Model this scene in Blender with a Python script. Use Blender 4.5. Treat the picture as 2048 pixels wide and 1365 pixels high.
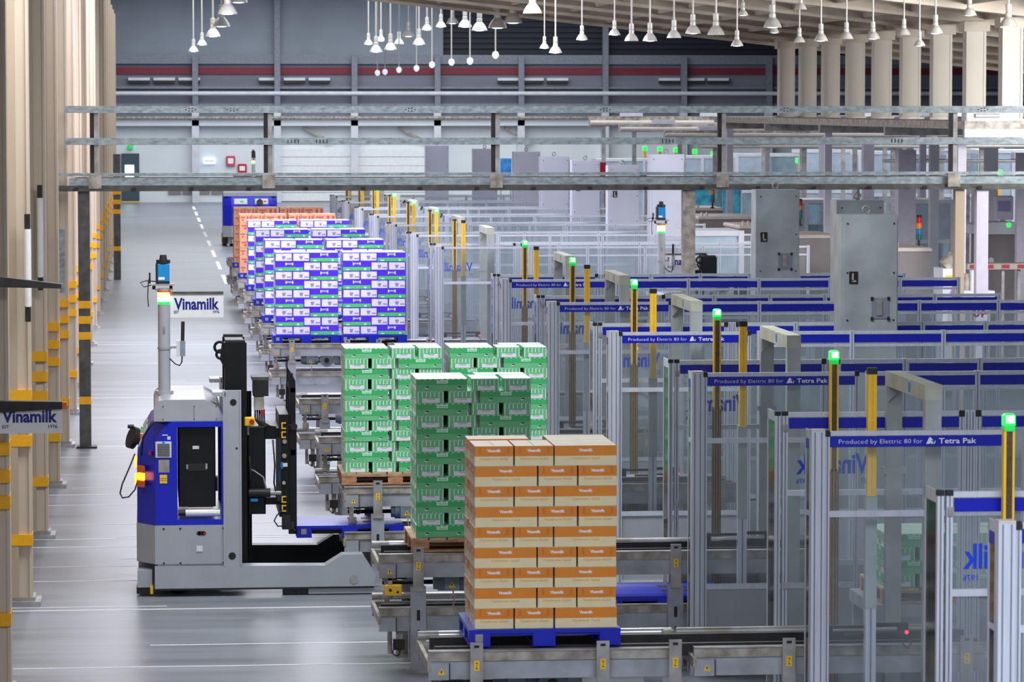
import bpy, math, random
from mathutils import Vector, Matrix
random.seed(7)
for _o in list(bpy.data.objects):
    bpy.data.objects.remove(_o)
SC = bpy.context.scene
COL = SC.collection

# ------------------------------------------------------------------ camera
CAM_H = 5.36
F_PX = 7245.0
PITCH = math.atan(468.5 / F_PX)
YAW = math.atan(724 * math.cos(PITCH) / F_PX)
cam_d = bpy.data.cameras.new('camera')
cam_d.sensor_width = 36.0
cam_d.lens = F_PX / 2048 * 36.0
cam_d.clip_start = 0.5
cam_d.clip_end = 600
cam_d.dof.use_dof = True
cam_d.dof.focus_distance = 43.0
cam_d.dof.aperture_fstop = 7.0
cam = bpy.data.objects.new('camera', cam_d)
COL.objects.link(cam)
cam.location = (0, 0, CAM_H)
cam.rotation_euler = (math.pi / 2 - PITCH, 0, -YAW)
SC.camera = cam

# ------------------------------------------------------------------ world, light, exposure
w = bpy.data.worlds.new('hall_air')
SC.world = w
w.use_nodes = True
w.node_tree.nodes['Background'].inputs[0].default_value = (0.72, 0.75, 0.86, 1)
w.node_tree.nodes['Background'].inputs[1].default_value = 0.6

def area(name, x, y, z, sx, sy, power, col=(0.93, 0.95, 1.0), spread=180):
    l = bpy.data.lights.new(name, 'AREA')
    l.shape = 'RECTANGLE'
    l.size = sx
    l.size_y = sy
    l.energy = power
    l.color = col
    l.spread = math.radians(spread)
    o = bpy.data.objects.new(name, l)
    COL.objects.link(o)
    o.location = (x, y, z)
    return o

def roof_area(name, y, sx, sy, power, col):
    o = area(name, 2.5, y, 8.42, sx, sy, power, col)
    o.rotation_euler = (0, 0.1076, 0)

roof_area('hall_light_near', 36.6, 9, 2.5, 840, (0.95, 0.98, 1.0))
roof_area('hall_light_middle', 52.0, 9, 10, 800, (0.93, 0.94, 1.0))
roof_area('hall_light_purple', 64.0, 9, 8, 1600, (0.88, 0.88, 1.0))
roof_area('hall_light_deep', 82.0, 9, 14, 2600, (0.90, 0.91, 1.0))
area('hall_light_far', 10.0, 125.0, 12.2, 26, 40, 7000, (0.95, 0.97, 1.0))
area('hall_light_end', 10.0, 182.0, 12.2, 34, 36, 10500, (0.95, 0.98, 1.0))
area('hall_light_machines', 19.0, 50.0, 6.6, 5, 26, 1500, (0.93, 0.94, 1.0))
_o = area('fill_columns', 20.5, 54.0, 6.2, 6, 1.6, 2600, (1.0, 0.97, 0.92))  # added fill aimed at the white roof columns, not a hall luminaire
_o.rotation_euler = (math.radians(82), 0, math.radians(6))
area('fill_right', 30.0, 92.0, 9.0, 10, 50, 7000, (0.95, 0.96, 1.0))  # added fill outside the view, lifts the machines below the mezzanine
area('fill_front', 3.0, 10.0, 11, 16, 10, 3500, (0.90, 0.94, 1.0))  # added fill from the camera side for the near front faces

SC.view_settings.view_transform = 'Standard'
SC.view_settings.look = 'None'
SC.view_settings.exposure = 0.0
SC.view_settings.gamma = 1.0
SC.view_settings.use_curve_mapping = False
SC.cycles.transparent_max_bounces = 64
SC.cycles.max_bounces = 8
SC.cycles.use_denoising = True

# ------------------------------------------------------------------ materials
def lin(c):
    r = []
    for v in c:
        v /= 255.0
        r.append(v / 12.92 if v <= 0.04045 else ((v + 0.055) / 1.055) ** 2.4)
    return (r[0], r[1], r[2], 1)

M = {}

def mat(name, rgb, rough=0.5, metal=0.0, var=0.08, scale=6.0, dirt=None, stretch=None, bump=0.0, emit=0.0, spec=None):
    m = bpy.data.materials.new(name)
    m.use_nodes = True
    nt = m.node_tree
    b = nt.nodes['Principled BSDF']
    c = lin(rgb)
    b.inputs['Roughness'].default_value = rough
    b.inputs['Metallic'].default_value = metal
    if spec is not None:
        b.inputs['Specular IOR Level'].default_value = spec
    tc = nt.nodes.new('ShaderNodeTexCoord')
    mp = nt.nodes.new('ShaderNodeMapping')
    nt.links.new(tc.outputs['Object'], mp.inputs[0])
    if stretch:
        mp.inputs['Scale'].default_value = stretch
    nz = nt.nodes.new('ShaderNodeTexNoise')
    nz.inputs['Scale'].default_value = scale
    nz.inputs['Detail'].default_value = 4
    nt.links.new(mp.outputs[0], nz.inputs['Vector'])
    cr = nt.nodes.new('ShaderNodeValToRGB')
    cr.color_ramp.elements[0].position = 0.3
    cr.color_ramp.elements[1].position = 0.7
    lo = dirt if dirt else tuple(v * (1 - var * 2) for v in c[:3])
    if dirt:
        lo = lin(dirt)[:3]
    cr.color_ramp.elements[0].color = (*lo, 1)
    cr.color_ramp.elements[1].color = (*(min(1, v * (1 + var)) for v in c[:3]), 1)
    nt.links.new(nz.outputs[0], cr.inputs[0])
    nt.links.new(cr.outputs[0], b.inputs['Base Color'])
    if bump:
        bp = nt.nodes.new('ShaderNodeBump')
        bp.inputs['Strength'].default_value = bump
        bp.inputs['Distance'].default_value = 0.01
        nt.links.new(nz.outputs[0], bp.inputs['Height'])
        nt.links.new(bp.outputs[0], b.inputs['Normal'])
    if emit:
        b.inputs['Emission Color'].default_value = c
        b.inputs['Emission Strength'].default_value = emit
    M[name] = m
    return m

mat('aluminium', (208, 214, 228), 0.36, 0.2, 0.05, 3, stretch=(8, 8, .6))
mat('aluminium_groove', (128, 134, 148), 0.5, 0.2)
mat('steel_grey', (178, 178, 182), 0.42, 0.25, 0.12, 5, dirt=(140, 134, 126))
mat('steel_dirty', (178, 174, 168), 0.5, 0.1, 0.15, 7, dirt=(124, 115, 102))
mat('conveyor_paint', (172, 178, 190), 0.42, 0.1, 0.08, 4, dirt=(146, 148, 154))
mat('chrome', (232, 234, 240), 0.22, 0.45, 0.03)
mat('dark_steel', (52, 50, 52), 0.5, 0.4, 0.2)
mat('black_paint', (20, 22, 25), 0.42, 0.0, 0.15, spec=.3)
mat('black_plastic', (30, 31, 34), 0.6)
mat('galvanised', (164, 176, 182), 0.4, 0.3, 0.2, 9, dirt=(126, 140, 146), stretch=(1, 1, 2))
mat('galvanised_dark', (92, 92, 92), 0.55, 0.35, 0.2, 6)
mat('blue_strip', (0, 22, 178), 0.4, 0, 0.03)
mat('blue_plastic', (6, 34, 190), 0.4, 0, 0.06, 3)
mat('blue_paint', (10, 32, 196), 0.28, 0, 0.03, 2)
mat('agv_grey', (168, 173, 184), 0.42, 0.0, 0.04, 3)
mat('agv_light', (172, 175, 184), 0.35, 0.0, 0.04, 3)
mat('wood', (196, 150, 112), 0.75, 0, 0.2, 9, dirt=(150, 108, 76), stretch=(1, 6, 6))
mat('wood_pale', (205, 180, 150), 0.75, 0, 0.2, 9, dirt=(165, 135, 105), stretch=(1, 6, 6))
mat('yellow', (254, 200, 40), 0.45, 0, 0.05)
mat('yellow_band', (246, 180, 12), 0.5, 0, 0.06)
mat('cream_wall', (206, 192, 174), 0.55, 0, 0.05, 1.2, stretch=(2, 2, .3))
mat('cream_warm', (186, 168, 148), 0.6, 0, 0.06, 1.2, stretch=(2, 2, .3))
mat('brass_strip', (96, 82, 64), 0.4, 0.4, 0.15, 20)
mat('brass_edge', (190, 146, 56), 0.4, 0.4, 0.1)
mat('cabinet_grey', (176, 186, 192), 0.45, 0, 0.05, 2.2, dirt=(150, 157, 160))
mat('cabinet_lilac', (204, 208, 228), 0.45, 0, 0.03, 2)
mat('gantry_paint', (178, 184, 188), 0.5, 0, 0.08, 3, dirt=(156, 160, 156))
mat('gantry_top', (188, 196, 184), 0.5, 0, 0.1, 4, dirt=(170, 164, 150))
mat('machine_brown', (134, 128, 130), 0.55, 0, 0.05, 3)
mat('machine_edge', (206, 196, 190), 0.5, 0, 0.05)
mat('machine_white', (214, 218, 226), 0.45, 0, 0.05, 2)
mat('machine_blue', (176, 194, 210), 0.35, 0, 0.08, 3)
mat('lilac_paint', (206, 202, 220), 0.5, 0, 0.04)
mat('poster_cyan', (92, 196, 214), 0.5, 0, 0.25, 5, dirt=(40, 150, 190))
mat('poster_blue', (60, 150, 215), 0.5, 0, 0.2, 5, dirt=(30, 110, 190))
mat('white_paint', (232, 234, 238), 0.5, 0, 0.03)
mat('print_white', (246, 244, 248), 0.6, 0, 0.01)
mat('print_navy', (10, 22, 130), 0.5, 0, 0.02)
mat('print_blue', (8, 60, 200), 0.5, 0, 0.02)
mat('print_red', (214, 30, 44), 0.5, 0, 0.02)
mat('print_grey', (150, 148, 196), 0.6, 0, 0.02)
mat('black_mark', (24, 24, 24), 0.6)
mat('red_plastic', (190, 20, 24), 0.35)
mat('orange_lens', (240, 110, 20), 0.3)
mat('sensor_blue', (20, 140, 210), 0.4, 0, 0.03)
mat('motor_paint', (134, 150, 162), 0.45, 0, 0.1, 6)
mat('orange_print', (232, 140, 40), 0.27, 0, 0.03)
mat('orange_flap', (220, 124, 30), 0.27, 0, 0.03)
mat('cream_card', (242, 226, 182), 0.27, 0, 0.03)
mat('cream_top', (252, 240, 214), 0.5, 0, 0.03)
mat('card_text', (232, 190, 130), 0.5, 0, 0.02)
mat('green_print', (66, 186, 110), 0.27, 0, 0.03)
mat('green_light', (114, 200, 144), 0.27, 0, 0.03)
mat('green_deep', (22, 142, 66), 0.55, 0, 0.03)
mat('mint_top', (214, 248, 230), 0.4, 0, 0.03)
mat('purple_print', (88, 52, 240), 0.27, 0, 0.03)
mat('lilac_white', (242, 238, 254), 0.27, 0, 0.02)
mat('purple_green', (92, 212, 112), 0.27, 0, 0.03)
mat('aqua_top', (184, 206, 222), 0.5, 0, 0.05)
mat('tan_card', (214, 160, 120), 0.65, 0, 0.04)
mat('pink_top', (240, 196, 190), 0.6, 0, 0.03)
mat('red_mark', (196, 70, 84), 0.6, 0, 0.03)
mat('rust_door', (60, 80, 92), 0.5, 0, 0.05)
mat('far_wall_white', (226, 232, 236), 0.6, 0, 0.03, .5)
mat('far_panel', (134, 142, 154), 0.6, 0, 0.06, .4)
mat('far_panel_dark', (30, 36, 50), 0.6, 0, 0.1, .6, stretch=(.2, 1, 6))
mat('far_wall_grey', (120, 122, 138), 0.6, 0, 0.12, .5, stretch=(.2, 1, 3))
mat('far_girt', (126, 130, 142), 0.5, 0.2, 0.08)
mat('red_stripe', (120, 22, 44), 0.5, 0, 0.08)
mat('shutter_white', (236, 240, 242), 0.5, 0, 0.03)
mat('roof_steel', (232, 222, 208), 0.55, 0, 0.1, 1.2, dirt=(196, 184, 170))
mat('roof_dark', (150, 142, 136), 0.7, 0, 0.12, .6)
mat('column_white', (228, 224, 214), 0.5, 0, 0.03, 1)
mat('lamp_shell', (222, 220, 216), 0.35, 0.15, 0.06)
mat('led_green', (30, 255, 70), 0.4, emit=2.2)
mat('led_green_body', (30, 190, 80), 0.4, emit=0.6)
mat('led_red', (255, 40, 50), 0.4, emit=5.0)
mat('led_amber', (255, 132, 26), 0.4, emit=6.0)
mat('led_purple', (110, 60, 255), 0.4, emit=2.0)
mat('lamp_glow', (240, 244, 255), 0.4, emit=3.2)
mat('globe_glow', (222, 228, 240), 0.4, emit=0.8)
mat('led_warm', (255, 214, 150), 0.4, emit=1.6)
mat('led_core', (190, 255, 205), 0.4, emit=2.0)
mat('exit_glow', (228, 255, 236), 0.4, emit=2.2)
mat('tube_light', (226, 230, 242), 0.35, emit=0.0)
mat('wall_lamp', (200, 214, 255), 0.4, emit=1.2)
mat('tower_orange', (235, 130, 30), 0.4)
mat('tower_blue', (20, 120, 170), 0.4)
mat('tower_green', (10, 110, 100), 0.4)
mat('kick_panel', (164, 168, 178), 0.5, 0, 0.03, 3)
mat('rubber', (22, 22, 24), 0.8)

def glass_mat(name, tint, haze, rough_col):
    m = bpy.data.materials.new(name)
    m.use_nodes = True
    nt = m.node_tree
    for n in list(nt.nodes):
        nt.nodes.remove(n)
    out = nt.nodes.new('ShaderNodeOutputMaterial')
    tr = nt.nodes.new('ShaderNodeBsdfTransparent')
    tr.inputs[0].default_value = (*tint, 1)
    df = nt.nodes.new('ShaderNodeBsdfDiffuse')
    nz = nt.nodes.new('ShaderNodeTexNoise')
    nz.inputs['Scale'].default_value = 1.4
    tc = nt.nodes.new('ShaderNodeTexCoord')
    nt.links.new(tc.outputs['Object'], nz.inputs['Vector'])
    df.inputs[0].default_value = (*rough_col, 1)
    mr = nt.nodes.new('ShaderNodeMapRange')
    mr.inputs[1].default_value = 0.3
    mr.inputs[2].default_value = 0.7
    mr.inputs[3].default_value = haze * 0.6
    mr.inputs[4].default_value = haze * 1.4
    nt.links.new(nz.outputs[0], mr.inputs[0])
    m1 = nt.nodes.new('ShaderNodeMixShader')
    nt.links.new(mr.outputs[0], m1.inputs[0])
    nt.links.new(tr.outputs[0], m1.inputs[1])
    nt.links.new(df.outputs[0], m1.inputs[2])
    gl = nt.nodes.new('ShaderNodeBsdfGlossy')
    gl.inputs['Roughness'].default_value = 0.08
    fr = nt.nodes.new('ShaderNodeFresnel')
    fr.inputs[0].default_value = 1.35
    m2 = nt.nodes.new('ShaderNodeMixShader')
    nt.links.new(fr.outputs[0], m2.inputs[0])
    nt.links.new(m1.outputs[0], m2.inputs[1])
    nt.links.new(gl.outputs[0], m2.inputs[2])
    nt.links.new(m2.outputs[0], out.inputs[0])
    M[name] = m

glass_mat('polycarbonate', (0.955, 0.972, 0.975), 0.075, (0.62, 0.68, 0.74))
glass_mat('window_glass', (0.8, 0.9, 0.95), 0.35, (0.5, 0.66, 0.75))

def floor_mat():
    m = bpy.data.materials.new('polished_concrete')
    m.use_nodes = True
    nt = m.node_tree
    b = nt.nodes['Principled BSDF']
    tc = nt.nodes.new('ShaderNodeTexCoord')
    mp = nt.nodes.new('ShaderNodeMapping')
    mp.inputs['Scale'].default_value = (0.10, 0.9, 1)
    nt.links.new(tc.outputs['Object'], mp.inputs[0])
    n1 = nt.nodes.new('ShaderNodeTexNoise')
    n1.inputs['Scale'].default_value = 1.6
    n1.inputs['Detail'].default_value = 7
    n1.inputs['Roughness'].default_value = 0.65
    nt.links.new(mp.outputs[0], n1.inputs['Vector'])
    n2 = nt.nodes.new('ShaderNodeTexNoise')
    n2.inputs['Scale'].default_value = 0.35
    n2.inputs['Detail'].default_value = 3
    nt.links.new(tc.outputs['Object'], n2.inputs['Vector'])
    cr = nt.nodes.new('ShaderNodeValToRGB')
    cr.color_ramp.elements[0].position = 0.3
    cr.color_ramp.elements[1].position = 0.72
    cr.color_ramp.elements[0].color = lin((104, 109, 117))
    cr.color_ramp.elements[1].color = lin((150, 156, 167))
    nt.links.new(n1.outputs[0], cr.inputs[0])
    mx = nt.nodes.new('ShaderNodeMix')
    mx.data_type = 'RGBA'
    mx.blend_type = 'MULTIPLY'
    mx.inputs[0].default_value = 0.5
    nt.links.new(cr.outputs[0], mx.inputs[6])
    cr2 = nt.nodes.new('ShaderNodeValToRGB')
    cr2.color_ramp.elements[0].position = 0.35
    cr2.color_ramp.elements[1].position = 0.65
    cr2.color_ramp.elements[0].color = (0.78, 0.76, 0.74, 1)
    cr2.color_ramp.elements[1].color = (1, 1, 1, 1)
    nt.links.new(n2.outputs[0], cr2.inputs[0])
    nt.links.new(cr2.outputs[0], mx.inputs[7])
    nt.links.new(mx.outputs[2], b.inputs['Base Color'])
    rr = nt.nodes.new('ShaderNodeMapRange')
    rr.inputs[3].default_value = 0.22
    rr.inputs[4].default_value = 0.46
    b.inputs['Specular IOR Level'].default_value = 0.24
    nt.links.new(n1.outputs[0], rr.inputs[0])
    nt.links.new(rr.outputs[0], b.inputs['Roughness'])
    bp = nt.nodes.new('ShaderNodeBump')
    bp.inputs['Strength'].default_value = 0.06
    bp.inputs['Distance'].default_value = 0.02
    nt.links.new(n1.outputs[0], bp.inputs['Height'])
    nt.links.new(bp.outputs[0], b.inputs['Normal'])
    M['floor'] = m
floor_mat()

# ------------------------------------------------------------------ mesh helpers
_glyphs = {}

def glyphs(s, bold=0.0):
    k = (s, bold)
    if k in _glyphs:
        return _glyphs[k]
    cu = bpy.data.curves.new('lettering_curve', 'FONT')
    cu.body = s
    cu.offset = bold
    cu.resolution_u = 2
    ob = bpy.data.objects.new('lettering_curve', cu)
    COL.objects.link(ob)
    dg = bpy.context.evaluated_depsgraph_get()
    me = ob.evaluated_get(dg).to_mesh()
    vs = [(v.co.x, v.co.y) for v in me.vertices]
    fs = [tuple(p.vertices) for p in me.polygons]
    ob.evaluated_get(dg).to_mesh_clear()
    bpy.data.objects.remove(ob)
    bpy.data.curves.remove(cu)
    x0 = min(v[0] for v in vs)
    x1 = max(v[0] for v in vs)
    y0 = min(v[1] for v in vs)
    y1 = max(v[1] for v in vs)
    _glyphs[k] = (vs, fs, x0, x1, y0, y1)
    return _glyphs[k]


class MB:
    def __init__(s, off=(0, 0, 0)):
        s.v, s.f, s.m, s.sm, s.names = [], [], [], [], []
        s.off = Vector(off)

    def mi(s, m):
        if m not in s.names:
            s.names.append(m)
        return s.names.index(m)

    def add(s, vs, fs, m, smooth=False):
        b = len(s.v)
        s.v.extend(tuple(Vector(v) - s.off) for v in vs)
        i = s.mi(m)
        for f in fs:
            s.f.append(tuple(b + k for k in f))
            s.m.append(i)
            s.sm.append(smooth)
        return s

    def box(s, x0, x1, y0, y1, z0, z1, m):
        vs = [(x0, y0, z0), (x1, y0, z0), (x1, y1, z0), (x0, y1, z0), (x0, y0, z1), (x1, y0, z1), (x1, y1, z1), (x0, y1, z1)]
        return s.add(vs, [(0, 3, 2, 1), (4, 5, 6, 7), (0, 1, 5, 4), (1, 2, 6, 5), (2, 3, 7, 6), (3, 0, 4, 7)], m)

    def bbox(s, x0, x1, y0, y1, z0, z1, m, c=0.01):
        """box with chamfered vertical and top edges"""
        pl = [(x0 + c, y0), (x1 - c, y0), (x1, y0 + c), (x1, y1 - c), (x1 - c, y1), (x0 + c, y1), (x0, y1 - c), (x0, y0 + c)]
        pi = [(x0 + 2 * c, y0 + c), (x1 - 2 * c, y0 + c), (x1 - c, y0 + 2 * c), (x1 - c, y1 - 2 * c), (x1 - 2 * c, y1 - c), (x0 + 2 * c, y1 - c), (x0 + c, y1 - 2 * c), (x0 + c, y0 + 2 * c)]
        vs = [(a, b, z0) for a, b in pl] + [(a, b, z1 - c) for a, b in pl] + [(a, b, z1) for a, b in pi]
        fs = [tuple(range(7, -1, -1)), tuple(range(16, 24))]
        for k in range(8):
            n = (k + 1) % 8
            fs.append((k, n, 8 + n, 8 + k))
            fs.append((8 + k, 8 + n, 16 + n, 16 + k))
        return s.add(vs, fs, m)

    def prism(s, pts, axis, a0, a1, m, smooth=False):
        n = len(pts)
        vs = []
        for a in (a0, a1):
            for p, q in pts:
                vs.append({'x': (a, p, q), 'y': (p, a, q), 'z': (p, q, a)}[axis])
        fs = [tuple(range(n)), tuple(range(2 * n - 1, n - 1, -1))]
        s.add(vs, fs, m)
        b = len(s.v) - 2 * n
        i = s.mi(m)
        for k in range(n):
            s.f.append((b + k, b + n + k, b + n + (k + 1) % n, b + (k + 1) % n))
            s.m.append(i)
            s.sm.append(smooth)
        return s

    def cyl(s, p0, p1, r, m, n=10, r1=None, cap=True):
        p0, p1 = Vector(p0), Vector(p1)
        d = (p1 - p0).normalized()
        a = d.orthogonal().normalized()
        b = d.cross(a)
        r1 = r if r1 is None else r1
        vs = []
        for p, rr in ((p0, r), (p1, r1)):
            for k in range(n):
                t = 2 * math.pi * k / n
                vs.append(p + a * (rr * math.cos(t)) + b * (rr * math.sin(t)))
        s.add(vs, [(k, (k + 1) % n, n + (k + 1) % n, n + k) for k in range(n)], m, True)
        if cap:
            s.add(vs[:n], [tuple(range(n - 1, -1, -1))], m)
            s.add(vs[n:], [tuple(range(n))], m)
        return s

    def tube(s, pts, r, m, n=6):
        pts = [Vector(p) for p in pts]
        rings = []
        up = None
        for i, p in enumerate(pts):
            d = (pts[min(i + 1, len(pts) - 1)] - pts[max(i - 1, 0)]).normalized()
            a = d.orthogonal().normalized() if up is None else (up - d * up.dot(d)).normalized()
            up = a
            b = d.cross(a)
            rings.append([p + a * (r * math.cos(2 * math.pi * k / n)) + b * (r * math.sin(2 * math.pi * k / n)) for k in range(n)])
        vs = [v for rg in rings for v in rg]
        fs = []
        for i in range(len(pts) - 1):
            for k in range(n):
                fs.append((i * n + k, i * n + (k + 1) % n, (i + 1) * n + (k + 1) % n, (i + 1) * n + k))
        fs.append(tuple(range(n - 1, -1, -1)))
        fs.append(tuple(range((len(pts) - 1) * n, len(pts) * n)))
        return s.add(vs, fs, m, True)

    def lathe(s, prof, cx, cy, m, n=14, mats=None):
        """prof: list of (r, z)"""
        for j in range(len(prof) - 1):
            (r0, z0), (r1, z1) = prof[j], prof[j + 1]
            vs = []
            for r, z in ((r0, z0), (r1, z1)):
                for k in range(n):
                    t = 2 * math.pi * k / n
                    vs.append((cx + r * math.cos(t), cy + r * math.sin(t), z))
            s.add(vs, [(k, (k + 1) % n, n + (k + 1) % n, n + k) for k in range(n)], mats[j] if mats else m, True)
        return s

    def quad(s, a, b, c, d, m):
        return s.add([a, b, c, d], [(0, 1, 2, 3)], m)

    def ring(s, c, R, r, m, axis='y', n=14):
        pts = []
        for k in range(n + 1):
            t = 2 * math.pi * k / n
            u, v = R * math.cos(t), R * math.sin(t)
            pts.append({'y': (c[0] + u, c[1], c[2] + v), 'x': (c[0], c[1] + u, c[2] + v), 'z': (c[0] + u, c[1] + v, c[2])}[axis])
        return s.tube(pts, r, m)

    def text(s, st, o, ux, uz, wd, ht, m, bold=0.0):
        """lettering fitted in a wd x ht box whose lower left corner is o"""
        vs, fs, x0, x1, y0, y1 = glyphs(st, bold)
        o, ux, uz = Vector(o), Vector(ux), Vector(uz)
        return s.add([o + ux * ((x - x0) / (x1 - x0) * wd) + uz * ((y - y0) / (y1 - y0) * ht) for x, y in vs], fs, m)

    def mesh(s, name):
        me = bpy.data.meshes.new(name)
        me.from_pydata(s.v, [], s.f)
        for n in s.names:
            me.materials.append(M[n])
        me.polygons.foreach_set('material_index', s.m)
        me.polygons.foreach_set('use_smooth', s.sm)
        me.update()
        return me

    def obj(s, name, parent=None, loc=None):
        o = bpy.data.objects.new(name, s.mesh(name))
        COL.objects.link(o)
        if parent is not None:
            o.parent = parent
        if loc is not None:
            o.location = loc
        return o


def tag(o, label, cat, group=None):
    o['label'] = label
    o['category'] = cat
    if group:
        o['group'] = group
    return o


def thing(name, label, cat, loc=(0, 0, 0), group=None, rz=0):
    o = bpy.data.objects.new(name, None)
    COL.objects.link(o)
    o.location = loc
    o.rotation_euler = (0, 0, rz)
    return tag(o, label, cat, group)


def struct(o):
    o['kind'] = 'structure'
    return o


def put(me, name, parent=None, loc=(0, 0, 0), rz=0.0):
    o = bpy.data.objects.new(name, me)
    COL.objects.link(o)
    o.parent = parent
    o.location = loc
    o.rotation_euler = (0, 0, rz)
    return o


def dup(root, loc, label, group=None, rz=None):
    r = root.copy()
    COL.objects.link(r)
    r.location = loc
    if rz is not None:
        r.rotation_euler = (0, 0, rz)
    r['label'] = label
    if group:
        r['group'] = group
    for ch in list(root.children):
        c = ch.copy()
        COL.objects.link(c)
        c.parent = r
        for g in list(ch.children):
            d = g.copy()
            COL.objects.link(d)
            d.parent = c
    return r


ORD = ['first', 'second', 'third', 'fourth', 'fifth', 'sixth', 'seventh', 'eighth', 'ninth', 'tenth', 'eleventh', 'twelfth', 'thirteenth',
       'fourteenth', 'fifteenth', 'sixteenth', 'seventeenth', 'eighteenth', 'nineteenth', 'twentieth']
PITCH_L = 6.15          # distance between two lanes
LANES = [0, 1, 2, 3, 4, 6, 7, 8, 9, 10, 11, 12]
def lane_name(n):
    return ORD[LANES.index(n)]

# ------------------------------------------------------------------ the setting
fl = MB().box(-8, 52, 4, 212, -0.3, 0, 'floor').obj('floor')
struct(fl)
ln = MB()
for y in [30.2, 31.7, 33.05, 34.6, 36.0, 37.45, 38.85, 40.2, 42.3, 43.0, 45.2, 46.6, 48.9, 51.1, 53.0, 55.6, 57.4, 60.3, 63.5, 67, 71, 76, 82]:
    x = -2.0
    while x < 3.4:
        L = random.uniform(0.6, 3.2)
        if random.random() < 0.62:
            ln.box(x, min(x + L, 3.6), y, y + random.uniform(0.018, 0.035), 0.0, 0.0025, 'print_white')
        x += L
for y in (32.9, 38.6, 41.0, 44.2, 45.0, 50.2):
    ln.box(-2, 3.4, y, y + 0.04, 0.0, 0.003, 'print_white')
struct(ln.obj('trim_1', fl))
st = MB()
for k in range(9):
    st.box(2.22, 2.34, 110 + k * 10, 116 + k * 10, 0.0, 0.004, 'print_white')
struct(st.obj('trim_2', fl))

wl = MB()
wl.box(-3.0, -2.2, 20, 150, 0, 10, 'cream_warm')
struct(wl.obj('wall_left'))

# far wall: white below, grey sheeting above
fw = bpy.data.objects.new('wall_back', None)
COL.objects.link(fw)
struct(fw)
YB = 205.0
def wpart(mb, name):
    return struct(mb.obj(name, fw))
wpart(MB().box(-6, 52, YB, YB + .4, 0, 4.3, 'far_wall_white'), 'wall_panel')
wpart(MB().box(-6, 52, YB - .2, YB + .4, 4.3, 8.3, 'far_wall_grey'), 'wall_panel')
wpart(MB().box(-6, 16.5, YB - .3, YB + .4, 8.3, 13, 'far_panel'), 'wall_panel')
lou = MB().box(16.5, 52, YB + .1, YB + .4, 8.3, 13, 'far_panel_dark')
for k in range(15):
    lou.box(16.5, 52, YB - .05, YB + .1, 8.35 + k * .31, 8.5 + k * .31, 'far_panel_dark')
wpart(lou, 'louvre')
wpart(MB().box(-6, 52, YB - .5, YB - .2, 7.78, 8.3, 'far_girt'), 'girt')
wpart(MB().box(-6, 52, YB - .32, YB - .2, 7.2, 7.58, 'red_stripe'), 'stripe')
wpart(MB().box(-6, 52, YB - .6, YB - .2, 6.38, 6.5, 'far_girt'), 'girt')
wpart(MB().cyl((-6, YB - .8, 6.12), (52, YB - .8, 6.12), .12, 'machine_white', 8), 'pipe')
wpart(MB().box(-6, 52, YB - .6, YB - .2, 5.35, 5.55, 'far_girt'), 'girt')
wpart(MB().box(-6, 52, YB - .7, YB - .2, 4.3, 4.62, 'far_wall_white'), 'ledge')
wpart(MB().cyl((-6, YB - .9, 4.75), (52, YB - .9, 4.75), .09, 'steel_dirty', 8), 'pipe')
for x, zt in ((2.53, 8.2), (7.12, 12.6), (11.46, 8.2), (16.15, 8.2), (20.9, 8.2), (25.7, 12.6), (30.2, 8.2), (35.1, 8.2)):
    wpart(MB().box(x - .16, x + .16, YB - .8, YB - .3, 5.4, zt, 'far_girt'), 'post')
    wpart(MB().box(x - .2, x + .2, YB - .7, YB, 0, 5.4, 'machine_white'), 'post')
for x in (1.0, 8.3, 21.8, 31):
    b = MB()
    for k in range(3):
        b.box(x - 2.2 + k * 1.4, x - 1.0 + k * 1.4, YB - .5, YB - .2, 6.85, 7.0, 'machine_white')
        b.box(x - 2.2 + k * 1.4, x - 1.0 + k * 1.4, YB - .48, YB - .2, 6.7, 6.85, 'dark_steel')
    wpart(b, 'vent')
for x in (8.6, 14.0, 20.0):
    b = MB()
    b.prism([(x, 4.25), (x + 1.6, 3.45), (x + 1.6, 3.3), (x - .1, 4.15)], 'y', YB - .35, YB - .2, 'steel_dirty')
    wpart(b, 'brace')
d = struct(bpy.data.objects.new('door_1', None))
COL.objects.link(d)
d.location = (-1.1, YB - .1, 0)
MB((-1.1, YB - .1, 0)).box(-1.62, -.62, YB - .16, YB - .02, .05, 2.75, 'rust_door').obj('door_leaf', d)
MB((-1.1, YB - .1, 0)).box(-1.42, -.92, YB - .22, YB - .16, 1.55, 2.1, 'exit_glow').obj('lit_pane', d)
MB((-1.1, YB - .1, 0)).box(-1.42, -.92, YB - .22, YB - .16, 1.2, 1.5, 'exit_glow').obj('lit_pane', d)
MB((-1.1, YB - .1, 0)).box(-1.62, -.62, YB - .2, YB - .1, 0, .06, 'yellow').obj('threshold', d)
d = struct(bpy.data.objects.new('door_2', None))
COL.objects.link(d)
d.location = (12, YB - .1, 0)
for k in range(6):
    MB((12, YB - .1, 0)).box(7.3, 16.3, YB - .14 - .03 * (k % 2), YB, .05 + k * .5, .53 + k * .5, 'shutter_white').obj('shutter_slat', d)
vt = MB()
for k in range(4):
    vt.box(1.0 + k * .8, 1.72 + k * .8, YB - .1, YB, .45, .72, 'machine_brown')
wpart(vt, 'vent')
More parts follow.
